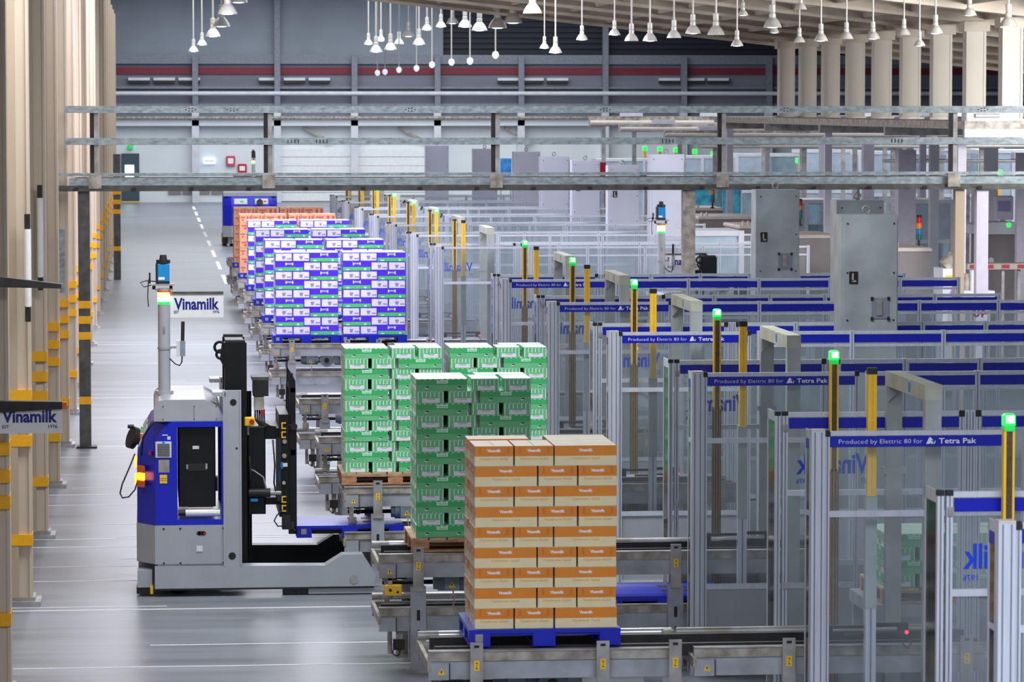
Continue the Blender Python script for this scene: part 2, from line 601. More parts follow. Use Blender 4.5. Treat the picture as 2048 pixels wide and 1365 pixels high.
for nm, lb, x0, x1, z0, z1, m_, cat in (
        ('wall_lamp', 'small bluish lit wall lamp on the far white wall', 2.95, 3.65, 2.15, 2.5, 'wall_lamp', 'lamp'),
        ('wall_sign', 'small red safety notice on the far white wall', 4.25, 4.75, 2.05, 2.6, 'red_mark', 'sign'),
        ('hose_cabinet', 'red fire hose cabinet on the far white wall beside the distant truck', 4.9, 5.4, 1.65, 2.15, 'red_plastic', 'cabinet'),
        ('exit_sign', 'small green exit sign above the far grey door', -1.25, -.95, 3.0, 3.25, 'led_green_body', 'sign')):
    t = thing(nm, lb, cat, (x0, YB - .1, z0))
    MB((x0, YB - .1, z0)).bbox(x0, x1, YB - .2, YB - .02, z0, z1, m_, .03).obj('housing', t)
    MB((x0, YB - .1, z0)).box(x0 + .1, x1 - .1, YB - .23, YB - .2, z0 + .12, z1 - .12, 'print_white').obj('face', t)

wr = MB().box(51.5, 52, 4, 212, 0, 13, 'far_wall_grey').obj('wall_right')
struct(wr)

# roofs: a low sloping roof over the near hall, a high one beyond
def roofz(x):
    return 7.38 + (16.2 - x) * 0.108
rf = struct(bpy.data.objects.new('ceiling', None))
COL.objects.link(rf)
struct(MB().prism([(-3, roofz(-3)), (24, roofz(24)), (24, roofz(24) + .15), (-3, roofz(-3) + .15)], 'y', 18, 96, 'roof_dark').obj('roof_sheet', rf))
struct(MB().box(-8, 52, 96, 212, 12.9, 13.1, 'far_panel').obj('roof_sheet', rf))
struct(MB().box(-8, -3, 96, 212, 0, 13, 'far_panel').obj('side_sheet', rf))
for k in range(7):
    y = 66 + k * 4.9
    b = MB()
    b.prism([(-3, roofz(-3) - .3), (24, roofz(24) - .3), (24, roofz(24)), (-3, roofz(-3))], 'y', y, y + .08, 'roof_steel')
    b.prism([(-3, roofz(-3) - .36), (24, roofz(24) - .36), (24, roofz(24) - .29), (-3, roofz(-3) - .29)], 'y', y - .16, y + .24, 'roof_steel')
    struct(b.obj('rafter', rf))
for k in range(12):
    x = 6 + k * 1.5
    struct(MB().box(x, x + .07, 60, 96, roofz(x) - .26, roofz(x) - .06, 'roof_steel').obj('purlin', rf))

# ------------------------------------------------------------------ left colonnade
def column_parts(t, bands, low):
    mb = MB()
    mb.box(-.42, -.02, 0, .30, 0, 9.0, 'cream_wall')
    mb.box(-.44, -.40, -.02, .32, 0, 9.0, 'cream_wall')
    mb.box(-.03, 0, -.02, .32, 0, 9.0, 'cream_wall')
    mb.box(-.30, -.14, -.05, .0, 0, 9.0, 'cream_warm')
    mb.obj('shaft', t)
    MB().box(-.46, .09, -.12, .42, 0, .05, 'steel_grey').box(-.4, .03, -.06, .36, .05, .09, 'steel_grey').obj('base_plate', t)
    for z in bands:
        MB().box(-.446, .004, -.055, .326, z, z + .12, 'yellow_band').obj('yellow_band', t)

col_proto = None
for k in range(19):
    y = 33.0 + 6.1 * k
    lab = '%s cream column with yellow bands along the left wall, counting from the camera' % ORD[k]
    lab = lab[0].upper() + lab[1:] if False else lab
    if col_proto is None:
        col_proto = thing('column', lab, 'column', (-1.29, y, 0), 'cream columns along the left wall')
        column_parts(col_proto, (.65, 1.72, 1.96, 2.21), 0)
    else:
        dup(col_proto, (-1.29 - .002 * k, y, 0), lab)

def wall_lamp(x, y, z0, z1, lab):
    t = thing('tube_lamp', lab, 'lamp', (x, y, z0), 'tube lamps on the columns')
    MB().cyl((0, 0, .16), (0, 0, z1 - z0 - .16), .04, 'white_paint', 10).obj('tube', t)
    MB().box(-.03, .03, -.03, .03, 0, .17, 'dark_steel').obj('socket', t)
    MB().box(-.03, .03, -.03, .03, z1 - z0 - .16, z1 - z0, 'dark_steel').obj('socket', t)
    MB().box(-.012, .012, .03, .07, .1, z1 - z0 - .1, 'dark_steel').obj('bracket', t)
wall_lamp(-1.31, 38.93, 3.07, 4.22, 'long white tube lamp on the second cream column at left')
wall_lamp(-1.36, 45.03, 3.1, 4.4, 'long white tube lamp on the third cream column at left')
wall_lamp(8.53, 57.48, 2.95, 4.0, 'white tube lamp on the grey bridge post behind the fences')

# cantilever sign near the camera, at the far left
t = thing('hanging_sign', 'white sign with blue lettering hung on the nearest left column', 'sign', (-1.5, 32.6, 2.4))
MB((-1.5, 32.6, 2.4)).box(-1.5, -.80, 32.6, 32.62, 2.44, 2.72, 'white_paint').obj('sign_board', t)
MB((-1.5, 32.6, 2.4)).prism([(-1.6, 2.62), (-.80, 2.66), (-.80, 2.725), (-1.6, 2.74)], 'y', 32.55, 32.66, 'dark_steel').obj('top_rail', t)
MB((-1.5, 32.6, 2.4)).prism([(-1.6, 3.76), (-.80, 3.74), (-.80, 3.78), (-1.6, 3.88)], 'y', 32.55, 32.64, 'galvanised_dark').obj('arm', t)
MB((-1.5, 32.6, 2.4)).box(-.80, -.76, 32.56, 32.6, 2.66, 2.72, 'orange_lens').obj('marker_lamp', t)
b = MB((-1.5, 32.6, 2.4))
b.text('Vinamilk', (-1.335, 32.597, 2.535), (1, 0, 0), (0, 0, 1), .49, .115, 'print_navy', .035)
b.text('EST', (-1.335, 32.597, 2.485), (1, 0, 0), (0, 0, 1), .06, .03, 'print_navy', .02)
b.text('1976', (-.925, 32.597, 2.485), (1, 0, 0), (0, 0, 1), .08, .03, 'print_navy', .02)
b.obj('lettering', t)

# ------------------------------------------------------------------ bridge across the hall
BY = 57.15
t = thing('pipe_bridge', 'galvanised service bridge crossing the hall above the lanes', 'bridge', (0, BY, 4.0))
def bp(mb, name):
    return mb.obj(name, t)
O = (0, BY, 4.0)
bp(MB(O).box(-1.48, 24, BY, BY + .08, 4.055, 4.13, 'galvanised_dark').box(-1.48, 24, BY - .05, BY + .1, 4.04, 4.07, 'galvanised_dark'), 'bottom_flange')
bp(MB(O).box(-1.27, 1.8, BY + .02, BY + .06, 4.13, 4.245, 'galvanised'), 'channel')
bp(MB(O).box(1.88, 5.38, BY + .02, BY + .06, 4.13, 4.245, 'galvanised'), 'channel')
bp(MB(O).box(5.52, 24, BY + .02, BY + .06, 4.13, 4.245, 'galvanised'), 'channel')
bp(MB(O).box(-1.48, 24, BY + .01, BY + .05, 4.275, 4.325, 'galvanised'), 'cable_rail')
bp(MB(O).box(-1.33, 24, BY - .01, BY + .03, 4.765, 4.875, 'galvanised'), 'hand_rail')
bp(MB(O).box(-1.33, 24, BY - .01, BY + .03, 5.265, 5.375, 'galvanised'), 'hand_rail')
bp(MB(O).box(-1.2, 24, BY + .1, BY + 1.1, 4.08, 4.11, 'galvanised_dark'), 'deck')
bp(MB(O).box(-1.2, 24, BY + 1.1, BY + 1.2, 4.05, 4.24, 'galvanised_dark'), 'channel')
bp(MB(O).box(-1.2, 24, BY + 1.1, BY + 1.14, 5.27, 5.36, 'galvanised_dark'), 'hand_rail')
for x in (-.864, 1.852, 5.448, 9.07, 12.82, 16.5, 20.2):
    m = MB(O).box(x - .075, x - .01, BY + .03, BY + .1, 4.13, 5.27, 'dark_steel').box(x - .01, x + .06, BY + .03, BY + .07, 4.13, 5.27, 'steel_grey')
    bp(m, 'post')
    bp(MB(O).box(x - .1, x + .1, BY - .03, BY + .02, 4.08, 4.3, 'steel_dirty'), 'post_shoe')
hb = MB(O)
for x in (.55, 1.2, 4.0, 7.1, 10.0, 13.2):
    for dx, dz in ((0, 0), (.05, .02), (.05, -.02), (.1, .02), (.1, -.02), (.15, 0)):
        hb.box(x + dx, x + dx + .018, BY - .014, BY - .009, 5.31 + dz, 5.325 + dz, 'black_mark')
for x in (2.15, 2.6, 8.1, 11.8):
    for k in range(4):
        hb.box(x + k * .055, x + k * .055 + .012, BY - .014, BY - .009, 4.79, 4.85, 'black_mark')
o = bp(hb, 'bolt_slots')
o['kind'] = 'stuff'
for k in range(26):
    bp(MB(O).box(-1.2 + k * .9, -1.13 + k * .9, BY - .07, BY - .04, 4.05, 4.1, 'dark_steel'), 'clip')

def bridge_post(x0, x1, name, lab, bands, m_):
    t = thing(name, lab, 'post', (x0, BY, 0))
    MB((x0, BY, 0)).box(x0, x1, BY, BY + .18, .03, 4.035, m_).obj('shaft', t)
    MB((x0, BY, 0)).box(x0 - .05, x1 + .09, BY - .1, BY + .24, 0, .03, 'dark_steel').obj('base_plate', t)
    for z in bands:
        MB((x0, BY, 0)).box(x0 - .003, x1 + .003, BY - .004, BY + .18, z, z + .12, 'yellow_band').obj('yellow_band', t)
bridge_post(-1.135, -.953, 'bridge_post', 'dark grey bridge post with yellow bands beside the left aisle', (.69, 1.71, 1.96, 2.2), 'galvanised_dark')
bridge_post(8.435, 8.635, 'bridge_post', 'grey bridge post carrying a tube lamp behind the fences', (), 'steel_dirty')
bridge_post(12.85, 13.0, 'bridge_post', 'tan bridge post at the far right beside the white one', (), 'cream_warm')
bridge_post(13.2, 13.39, 'bridge_post', 'pale lilac bridge post at the far right', (), 'lilac_paint')
t = thing('bollard_post', 'distant grey post with yellow bands beyond the left columns', 'post', (-1.1, 113, 0))
MB().box(-.05, .17, 0, .2, 0, 3.9, 'galvanised_dark').obj('shaft', t)
for z in (.9, 2.05, 2.35, 2.65):
    MB().box(-.055, .175, -.005, .2, z, z + .14, 'yellow_band').obj('yellow_band', t)

# ------------------------------------------------------------------ white columns at upper right
wc = None
for i in range(9):
    y = 67.6 + 3.06 * i
    lab = '%s white roof column at upper right, counting from the camera' % ORD[i]
    if wc is None:
        wc = thing('roof_column', lab, 'column', (16.1, y, 0), 'white roof columns at upper right')
        MB().box(0, .36, 0, .3, 5.12, 7.05, 'column_white').box(-.02, .03, -.02, .32, 5.12, 7.05, 'column_white').box(.33, .38, -.02, .32, 5.12, 7.05, 'column_white').obj('shaft', wc)
        MB().box(-.08, .44, -.08, .4, 6.85, 7.05, 'roof_steel').obj('head_plate', wc)
        MB().box(-.1, .46, -.1, .42, 5.1, 5.14, 'steel_grey').obj('base_plate', wc)
    else:
        dup(wc, (16.1, y, 0), lab)

# ------------------------------------------------------------------ hanging lamps
LAMPS = [(387, 103, 20), (404, 90, 20), (426, 73, 30), (443, 53, 35), (455, 28, 40), (477, 5, 37), (737, 89, 17), (752, 104, 26), (762, 82, 17), (781, 99, 26),
         (798, 88, 20), (817, 73, 24), (838, 89, 26), (854, 60, 21), (882, 54, 21), (905, 47, 24), (930, 54, 28), (959, 61, 32), (995, 56, 38), (1026, 46, 39),
         (1065, 27, 39), (1089, 97, 20), (1111, 106, 27), (1164, 80, 24), (1229, 70, 24), (1263, 82, 29), (1300, 82, 30), (1348, 76, 30), (1386, 67, 32),
         (1432, 70, 36), (1474, 92, 26), (1486, 31, 22), (1545, 55, 38), (1549, 66, 20), (1599, 85, 24), (1601, 19, 26), (1642, 82, 29), (1693, 78, 28),
         (1746, 78, 29), (1808, 70, 27), (1839, 92, 24), (1871, 67, 31), (1939, 31, 30), (2017, 53, 38)]
BALLS = [(755, 149), (770, 147), (798, 143), (833, 140), (864, 133), (903, 128), (940, 126), (991, 114)]
cyw, syw, cpt, spt = math.cos(YAW), math.sin(YAW), math.cos(PITCH), math.sin(PITCH)
def spot(px, py, Y):
    """world point of depth Y for a measured picture position (used once to lay out the lamp rows)"""
    a, b = (px - 1024) / F_PX, (682.5 - py) / F_PX
    d = (syw * cpt + a * cyw + b * syw * spt, cyw * cpt - a * syw + b * cyw * spt, -spt + b * cpt)
    k = Y / d[1]
    return d[0] * k, CAM_H + d[2] * k

def lamp_meshes():
    bell = MB().lathe([(.045, .42), (.06, .40), (.09, .36), (.09, .26), (.11, .24), (.17, .17), (.225, .07), (.25, 0), (.235, 0), (.16, .16)], 0, 0, 'lamp_shell', 16).mesh('reflector')
    house = MB().lathe([(.0, .62), (.08, .60), (.085, .42), (.06, .38)], 0, 0, 'lamp_shell', 12).mesh('ballast_housing')
    bulb = MB().lathe([(.2, .03), (.12, -.01), (0, -.02)], 0, 0, 'lamp_glow', 14).mesh('bulb')
    rod = MB().cyl((0, 0, 0), (0, 0, 1), .03, 'lamp_shell', 6).mesh('rod')
    return bell, house, bulb, rod
L_BELL, L_HOUSE, L_BULB, L_ROD = lamp_meshes()
LAMPS.sort(key=lambda q: q[0])
dark = {1065, 1263, 1599, 1693, 1808, 1601, 1432, 1348, 798}
for i, (px, py, wd) in enumerate(LAMPS):
    Y = min(195, 0.5 * 7245 / wd)
    sc_l = 1.0
    if px > 1060:
        Y = 61.2 + (i % 5) * .9
        sc_l = wd * Y / 3622.5
    x, z = spot(px, py, Y)
    top = (roofz(x) - .02) if Y < 96 else 12.85
    t = thing('pendant_lamp', 'bell-shaped hanging hall lamp, number %s from the left along the ceiling' % (i + 1), 'lamp', (x, Y, z), 'hanging bell lamps')
    t['label'] = ('%s bell-shaped hanging lamp from the left under the roof' % (ORD[i] if i < 20 else ('twentieth' if i == 19 else ('%dth' % (i + 1) if (i + 1) % 10 not in (1, 2, 3) else '%d%s' % (i + 1, {1: 'st', 2: 'nd', 3: 'rd'}[(i + 1) % 10])))))
    t.scale = (sc_l,) * 3
    put(L_BELL, 'reflector', t)
    put(L_HOUSE, 'ballast_housing', t)
    if px not in dark:
        put(L_BULB, 'bulb', t)
    if top - z > .6:
        r = put(L_ROD, 'rod', t, (0, 0, .58))
        r.scale = (1, 1, max(.05, (top - z) / sc_l - .58))
BALL = MB().lathe([(0, .2), (.08, .17), (.115, .1), (.11, .02), (.06, -.05), (0, -.07)], 0, 0, 'globe_glow', 10).mesh('globe')
for i, (px, py) in enumerate(BALLS):
    Y = 165 - 6 * i
    x, z = spot(px, py, Y)
    t = thing('globe_lamp', '%s small globe lamp from the left, before the far red stripe' % ORD[i], 'lamp', (x, Y, z), 'small globe lamps far back')
    put(BALL, 'globe', t)
    r = put(L_ROD, 'rod', t, (0, 0, .2))
    r.scale = (.8, .8, 12.85 - z - .2)

# ------------------------------------------------------------------ two-tier pallet conveyors
def warn_triangle(mb, x, y, z, s=.05):
    mb.add([(x - s, y, z - s * .8), (x + s, y, z - s * .8), (x, y, z + s)], [(0, 1, 2)], 'yellow')
    mb.box(x - .005, x + .005, y - .001, y, z - s * .35, z + s * .4, 'black_mark')
    return mb

def conveyor_parts(t):
    # local: x = world x, y measured from the front beam
    for tier in (0, 1):
        dz = -.51 * tier
        xe = 6.55
        segs = [(2.13, 4.10), (4.22, xe)] if tier == 0 else [(2.13, xe)]
        for x0, x1 in segs:
            for yy, nm in ((0, 'front_beam'), (1.06, 'rear_beam')):
                b = MB()
                if yy:
                    b.box(x0, x1, yy, yy + .06, .9 + dz, 1.04 + dz, 'conveyor_paint').box(x0, x1, yy - .01, yy, .96 + dz, 1.04 + dz, 'steel_dirty')
                    b.obj(nm, t)
                    continue
                b.box(x0, x1, yy, yy + .06, 1.045 + dz, 1.125 + dz, 'steel_dirty')
                b.box(x0 + .005, x1, yy + .015, yy + .06, .90 + dz, 1.045 + dz, 'conveyor_paint')
                b.box(x0, x1, yy - .01, yy + .07, 1.118 + dz, 1.128 + dz, 'steel_grey')
                b.box(x0, x1, yy + .02, yy + .055, 1.035 + dz, 1.05 + dz, 'dark_steel')
                b.obj(nm, t)
            b = MB().box(x0, x0 + .165, -.015, .02, .9 + dz, 1.03 + dz, 'conveyor_paint').box(x0 + .16, x0 + .168, -.02, .02, .9 + dz, 1.03 + dz, 'dark_steel')
            b.box(x0 - .01, x0 + .02, -.02, 1.1, .97 + dz, 1.05 + dz, 'steel_dirty')
            if tier == 0:
                warn_triangle(b, x0 + .1, -.017, .965, .03)
            b.obj('end_box', t)
        b = MB().cyl((2.13, 1.13, 1.085 + dz), (2.30, 1.13, 1.085 + dz), .036, 'steel_grey', 12)
        b.cyl((2.30, 1.13, 1.085 + dz), (4.2 if tier == 0 else xe, 1.13, 1.085 + dz), .037, 'chrome', 12)
        b.obj('guide_tube', t)
        if tier == 0:
            MB().cyl((4.24, 1.13, 1.085), (xe, 1.13, 1.085), .037, 'steel_grey', 12).obj('guide_tube', t)
            MB().box(4.12, 4.2, .98, 1.15, .88, 1.12, 'steel_dirty').obj('tube_bracket', t)
        MB().cyl((2.15, 1.13, .99 + dz), (xe, 1.13, .99 + dz), .02, 'steel_grey', 8).obj('guide_bar', t)
        for yy in (.28, .78):
            MB().box(2.2, xe, yy, yy + .05, 1.02 + dz - .065 * tier, 1.118 + dz - .065 * tier, 'dark_steel').obj('chain_rail', t)
        for xx in (2.6, 3.7, 4.9, 6.1):
            MB().box(xx, xx + .06, .05, 1.06, .93 + dz, .98 + dz, 'steel_grey').obj('cross_member', t)
    for x in (2.50, 3.49, 4.06, 4.96, 6.38):
        for yy in (-.05, 1.17):
            if yy > 1 and x in (3.49, 4.96):
                continue
            b = MB().box(x - .072, x + .072, yy - .02, yy + .07, .03, .82, 'conveyor_paint')
            b.box(x - .05, x + .05, yy - .035, yy - .015, .78, 1.20 if yy < 0 else 1.03, 'steel_grey')
            b.box(x - .015, x + .015, yy - .023, yy - .02, .5, .6, 'black_mark')
            b.box(x - .01, x + .01, yy - .023, yy - .02, .38, .41, 'black_mark')
            if yy < 0:
                b.box(x - .02, x + .02, yy - .038, yy - .035, 1.16, 1.18, 'black_mark')
                b.box(x - .022, x + .022, yy - .037, yy - .035, .98, 1.06, 'yellow')
                b.text('Z', (x - .008, yy - .039, .995), (1, 0, 0), (0, 0, 1), .016, .05, 'black_mark')
            b.box(x - .11, x + .11, yy - .05, yy + .09, 0, .03, 'steel_grey')
            b.obj('leg', t)
    # gear motor with its terminal box and cable
    g = MB()
    g.cyl((2.72, .42, .8), (2.98, .42, .8), .085, 'motor_paint', 14)
    g.cyl((2.68, .42, .8), (2.72, .42, .8), .07, 'motor_paint', 14)
    g.box(2.78, 2.92, .30, .36, .74, .88, 'motor_paint')
    g.cyl((2.98, .42, .8), (3.08, .42, .8), .055, 'motor_paint', 12)
    g.cyl((3.14, .32, .8), (3.14, .52, .8), .12, 'motor_paint', 14)
    g.cyl((3.14, .30, .8), (3.14, .32, .8), .045, 'dark_steel', 12)
    g.box(3.26, 3.36, .36, .48, .74, .9, 'conveyor_paint')
    warn_triangle(g, 2.85, .298, .79, .035)
    g.obj('gear_motor', t)
    MB().tube([(2.86, .3, .74), (2.87, .28, .62), (2.82, .26, .5), (2.76, .27, .42), (2.8, .3, .38), (2.95, .3, .36)], .008, 'wood_pale', 6).obj('cable', t)
    MB().cyl((2.2, .6, .78), (3.3, .6, .78), .022, 'dark_steel', 8).box(3.3, 3.4, .54, .66, .7, .85, 'steel_grey').obj('drive_shaft', t)
    s_ = MB()
    s_.cyl((2.18, .3, .86), (2.42, .3, .86), .014, 'dark_steel', 6)
    s_.box(2.2, 2.25, .28, .32, .62, .9, 'steel_dirty').box(2.19, 2.28, .26, .34, .66, .75, 'steel_dirty')
    s_.ring((2.3, .27, .82), .03, .006, 'dark_steel')
    s_.obj('sensor_arm', t)
    s_ = MB()
    s_.box(2.30, 2.36, .1, .16, .12, .42, 'steel_dirty').box(2.27, 2.38, .08, .14, .2, .3, 'dark_steel').cyl((2.24, .1, .16), (2.24, .14, .40), .022, 'steel_dirty', 8)
    s_.ring((2.3, .08, .18), .035, .006, 'dark_steel')
    s_.box(2.42, 2.48, .1, .2, .1, .42, 'steel_grey')
    s_.obj('sensor_arm', t)

cv = None
for n in LANES:
    y = 27.92 + PITCH_L * n
    lab = '%s grey two-tier pallet conveyor from the camera, reaching towards the left aisle' % lane_name(n)
    if cv is None:
        cv = thing('pallet_conveyor', lab, 'conveyor', (0, y, 0), 'two-tier pallet conveyors')
        conveyor_parts(cv)
    else:
        dup(cv, (0, y, 0), lab)
t = thing('sensor_box', 'yellow sensor box hanging from the end of the second conveyor', 'sensor', (2.2, 33.95, .75))
MB().bbox(-.02, .14, 0, .07, 0, .10, 'yellow', .01).obj('housing', t)
MB().box(.01, .05, .02, .06, .10, .155, 'steel_dirty').box(.01, .05, .02, .12, .14, .155, 'steel_dirty').obj('bracket', t)
MB().cyl((.03, -.004, .05), (.03, 0, .05), .015, 'black_mark', 8).cyl((.1, -.004, .03), (.1, 0, .03), .012, 'black_mark', 8).obj('lens', t)

# ------------------------------------------------------------------ safety fences
def post(mb, x0, x1, y0, y1, z1, z0=0.0):
    mb.box(x0, x1, y0, y1, z0, z1, 'aluminium')
    n = max(1, round((x1 - x0) / .045))
    for k in range(n):
        xm = x0 + (k + .5) * (x1 - x0) / n
        mb.box(xm - .005, xm + .005, y0 - .002, y0, z0, z1 - .01, 'aluminium_groove')
    return mb

def front_fence(t, blue, lettered):
    TOP = 2.87
    post(MB(), 5.046, 5.152, 0, .1, TOP).obj('corner_post', t)
    MB().box(5.046, 5.152, -.002, .1, TOP, TOP + .012, 'machine_edge').obj('post_cap', t)
    b = MB().box(5.05, 5.06, .1, .30, 2.80, TOP, 'aluminium').box(5.05, 5.06, .26, .30, 0, TOP, 'aluminium')
    b.box(5.052, 5.058, .1, .26, 2.2, 2.24, 'aluminium')
    b.obj('return_frame', t)
    MB().box(5.053, 5.057, .1, .26, .1, 2.8, 'polycarbonate').obj('return_pane', t)
    if blue:
        MB().box(5.048, 5.052, .1, .26, 2.72, 2.8, 'blue_strip').obj('blue_strip', t)
    for x0, x1 in ((5.155, 5.192), (6.60, 6.636)):
        post(MB(), x0, x1, .02, .07, TOP - .005).obj('stile', t)
        MB().box(x0 - .002, x1 + .004, .015, .02, TOP - .045, TOP - .005, 'black_plastic').box(x0, x1, .02, .07, TOP - .005, TOP + .004, 'black_plastic').obj('cap', t)
    for z0, z1, nm in ((2.83, 2.865, 'top_rail'), (2.20, 2.245, 'middle_rail'), (.815, .865, 'lower_rail'), (.05, .09, 'bottom_rail')):
        MB().box(5.192, 6.60, .025, .065, z0, z1, 'aluminium').obj(nm, t)
    MB().box(5.192, 6.60, .043, .047, .865, 2.20, 'polycarbonate').obj('pane', t)
    MB().box(5.192, 6.60, .043, .047, 2.245, 2.83, 'polycarbonate').obj('pane', t)
    MB().box(5.192, 6.60, .04, .05, .09, .815, 'kick_panel').obj('kick_panel', t)
    if blue:
        MB().box(5.192, 6.60, .026, .038, 2.742, 2.826, 'blue_strip').obj('blue_strip', t)
    if lettered:
        b = MB()
        b.text('Produced by Elettric 80 for', (5.262, .022, 2.757), (1, 0, 0), (0, 0, 1), .655, .045, 'print_white', -.012)
        b.text('Tetra Pak', (6.045, .022, 2.764), (1, 0, 0), (0, 0, 1), .295, .042, 'print_white', .016)
        x, z = 5.945, 2.762
        b.add([(x, .022, z), (x + .028, .022, z), (x + .046, .022, z + .032), (x + .036, .022, z + .052), (x + .026, .022, z + .052)], [(0, 1, 2, 3, 4)], 'print_white')
        b.add([(x + .036, .022, z + .052), (x + .046, .022, z + .032), (x + .058, .022, z + .026)], [(0, 1, 2)], 'print_white')
        b.cyl((x + .045, .0225, z + .011), (x + .045, .0215, z + .011), .011, 'print_white', 10)
        b.add([(x + .056, .022, z), (x + .072, .022, z + .026), (x + .076, .022, z + .02), (x + .066, .022, z)], [(0, 1, 2, 3)], 'print_white')
        b.obj('lettering', t)
    post(MB(), 6.712, 6.80, 0, .09, TOP).obj('post', t)
    xs = [6.80, 7.75, 8.79, 9.84, 10.88, 11.75]
    for i in range(5):
        x0, x1 = xs[i] + (.05 if i else 0), xs[i + 1]
        post(MB(), x1, x1 + .05, .01, .06, TOP).obj('post', t)
        for z0, z1, nm in ((2.83, 2.865, 'top_rail'), (2.69, 2.72, 'second_rail'), (.815, .865, 'lower_rail')):
            MB().box(x0, x1, .02, .06, z0, z1, 'aluminium').obj(nm, t)
        MB().box(x0, x1, .038, .042, .865, 2.83, 'polycarbonate').obj('pane', t)
        MB().box(x0, x1, .035, .045, .05, .815, 'kick_panel').obj('kick_panel', t)
        if blue:
            MB().box(x0, x1, .022, .034, 2.735, 2.825, 'blue_strip').obj('blue_strip', t)

def back_fence(t, blue):
    TOP = 2.862
    for x0 in (5.085, 5.145):
        post(MB(), x0, x0 + .042, 0, .05, TOP).obj('corner_post', t)
        MB().box(x0 - .002, x0 + .044, -.003, .05, TOP - .03, TOP + .006, 'black_plastic').obj('cap', t)
    for z0 in (2.70, 1.4):
        MB().box(5.15, 5.19, -.012, 0, z0, z0 + .06, 'steel_grey').obj('hinge', t)
    b = MB().box(5.088, 5.098, .05, .42, 2.78, TOP, 'aluminium').box(5.088, 5.098, .38, .42, 0, TOP, 'aluminium')
    b.obj('return_frame', t)
    MB().box(5.091, 5.095, .05, .38, .1, 2.78, 'polycarbonate').obj('return_pane', t)
    xs = [(5.187, 6.616), (6.80, 7.43), (7.49, 8.186), (8.237, 8.93), (8.98, 9.68), (9.73, 10.42), (10.47, 11.3)]
    for i, (x0, x1) in enumerate(xs):
        for z0, z1, nm in ((2.82, 2.858, 'top_rail'), (2.17, 2.215, 'middle_rail'), (.80, .85, 'lower_rail')):
            MB().box(x0, x1, .005, .045, z0, z1, 'aluminium').obj(nm, t)
        MB().box(x0, x1, .023, .027, .85, 2.82, 'polycarbonate').obj('pane', t)
        MB().box(x0, x1, .02, .03, .05, .80, 'kick_panel').obj('kick_panel', t)
        if blue:
            MB().box(x0 + .012, x1, .008, .02, 2.725, 2.812, 'blue_strip').obj('blue_strip', t)
        if i:
            post(MB(), x1, x1 + .05, 0, .05, TOP).obj('post', t)
        else:
            for xp in (6.616, 6.66, 6.71, 6.755):
                post(MB(), xp, xp + .042, 0, .05, TOP).obj('post', t)
            for xp in (6.616, 6.755):
                MB().box(xp - .002, xp + .046, -.006, 0, TOP - .05, TOP + .004, 'black_plastic').obj('cap', t)
    b = MB()
    b.text('Vinamilk', (5.87, .021, 2.345), (-1, 0, 0), (0, 0, 1), .61, .17, 'print_blue', .03)
    b.text('EST', (5.87, .021, 2.27), (-1, 0, 0), (0, 0, 1), .075, .04, 'print_blue', .01)
    b.text('1976', (5.36, .021, 2.27), (-1, 0, 0), (0, 0, 1), .10, .04, 'print_blue', .01)
    b.obj('lettering', t)

def fence_row(kind):
    protos = {}
    for n in [-1] + LANES:
        y = (27.38 if kind == 'front' else 29.22) + PITCH_L * n + ((.03 * n if n <= 4 else .04) if kind == 'front' else 0)
        blue = n <= 4
        nm = 'nearest' if n == -1 else lane_name(n)
        if n == -1:
            where = 'at the bottom right corner, nearest the camera'
        else:
            where = 'of the %s pallet lane' % lane_name(n)
        if kind == 'front':
            lab = ('glazed fence with lettered blue band on the near side ' if blue else 'plain glazed aluminium fence on the near side ') + where
        else:
            lab = ('glazed fence with plain blue band on the far side ' if blue else 'plain glazed aluminium fence on the far side ') + where
        if n == -1:
            lab = 'glazed blue-banded fence %s bottom right corner, nearest the camera' % ('cut by the frame at the' if kind == 'front' else 'with mirrored lettering above the')
        grp = 'glazed safety fences'
        if blue not in protos:
            t = thing('safety_fence', lab, 'fence', (0, y, 0), grp)
            if kind == 'front':
                front_fence(t, blue, blue)
            else:
                back_fence(t, blue)
            protos[blue] = t
        else:
            dup(protos[blue], (0, y, 0), lab)
fence_row('front')
fence_row('back')

# ------------------------------------------------------------------ light curtain posts
def lc_yellow(t, led):
    MB().box(-.042, .042, 0, .08, .03, 1.48, 'aluminium').box(-.006, .006, -.003, 0, .03, 1.48, 'aluminium_groove').box(-.1, .1, -.05, .13, 0, .03, 'steel_grey').obj('stand', t)
    MB().box(-.045, .045, -.005, .07, 1.46, 2.35, 'cabinet_grey').obj('lower_sleeve', t)
    MB().box(-.034, .034, -.015, .05, 2.34, 3.29, 'yellow').box(-.006, .006, -.018, -.015, 2.36, 3.28, 'yellow_band').obj('yellow_sleeve', t)
    if led:
        MB().bbox(-.042, .042, -.03, .05, 3.29, 3.38, 'led_green', .012).box(-.03, .03, -.033, -.03, 3.31, 3.37, 'led_core').obj('lamp', t)
    else:
        MB().box(-.037, .037, -.018, .053, 3.29, 3.34, 'black_plastic').obj('cap', t)
    b = MB()
    b.box(-.42, -.05, .02, .05, 1.30, 1.325, 'black_plastic').box(-.42, -.3, .0, .06, 1.24, 1.33, 'black_plastic').box(.05, .30, .02, .05, 1.31, 1.34, 'black_plastic')
    b.box(.05, .30, .02, .05, 1.25, 1.27, 'black_plastic').box(.22, .30, .0, .06, 1.24, 1.34, 'black_plastic').box(-.2, -.05, .02, .05, 1.24, 1.26, 'black_plastic')
    b.tube([(.28, .02, 1.24), (.32, .0, 1.18), (.29, .0, 1.14), (.26, .02, 1.18)], .006, 'black_plastic')
    b.obj('sensor_arm', t)
    MB().cyl((.285, -.01, 1.27), (.285, 0, 1.27), .014, 'led_red', 8).obj('indicator', t)

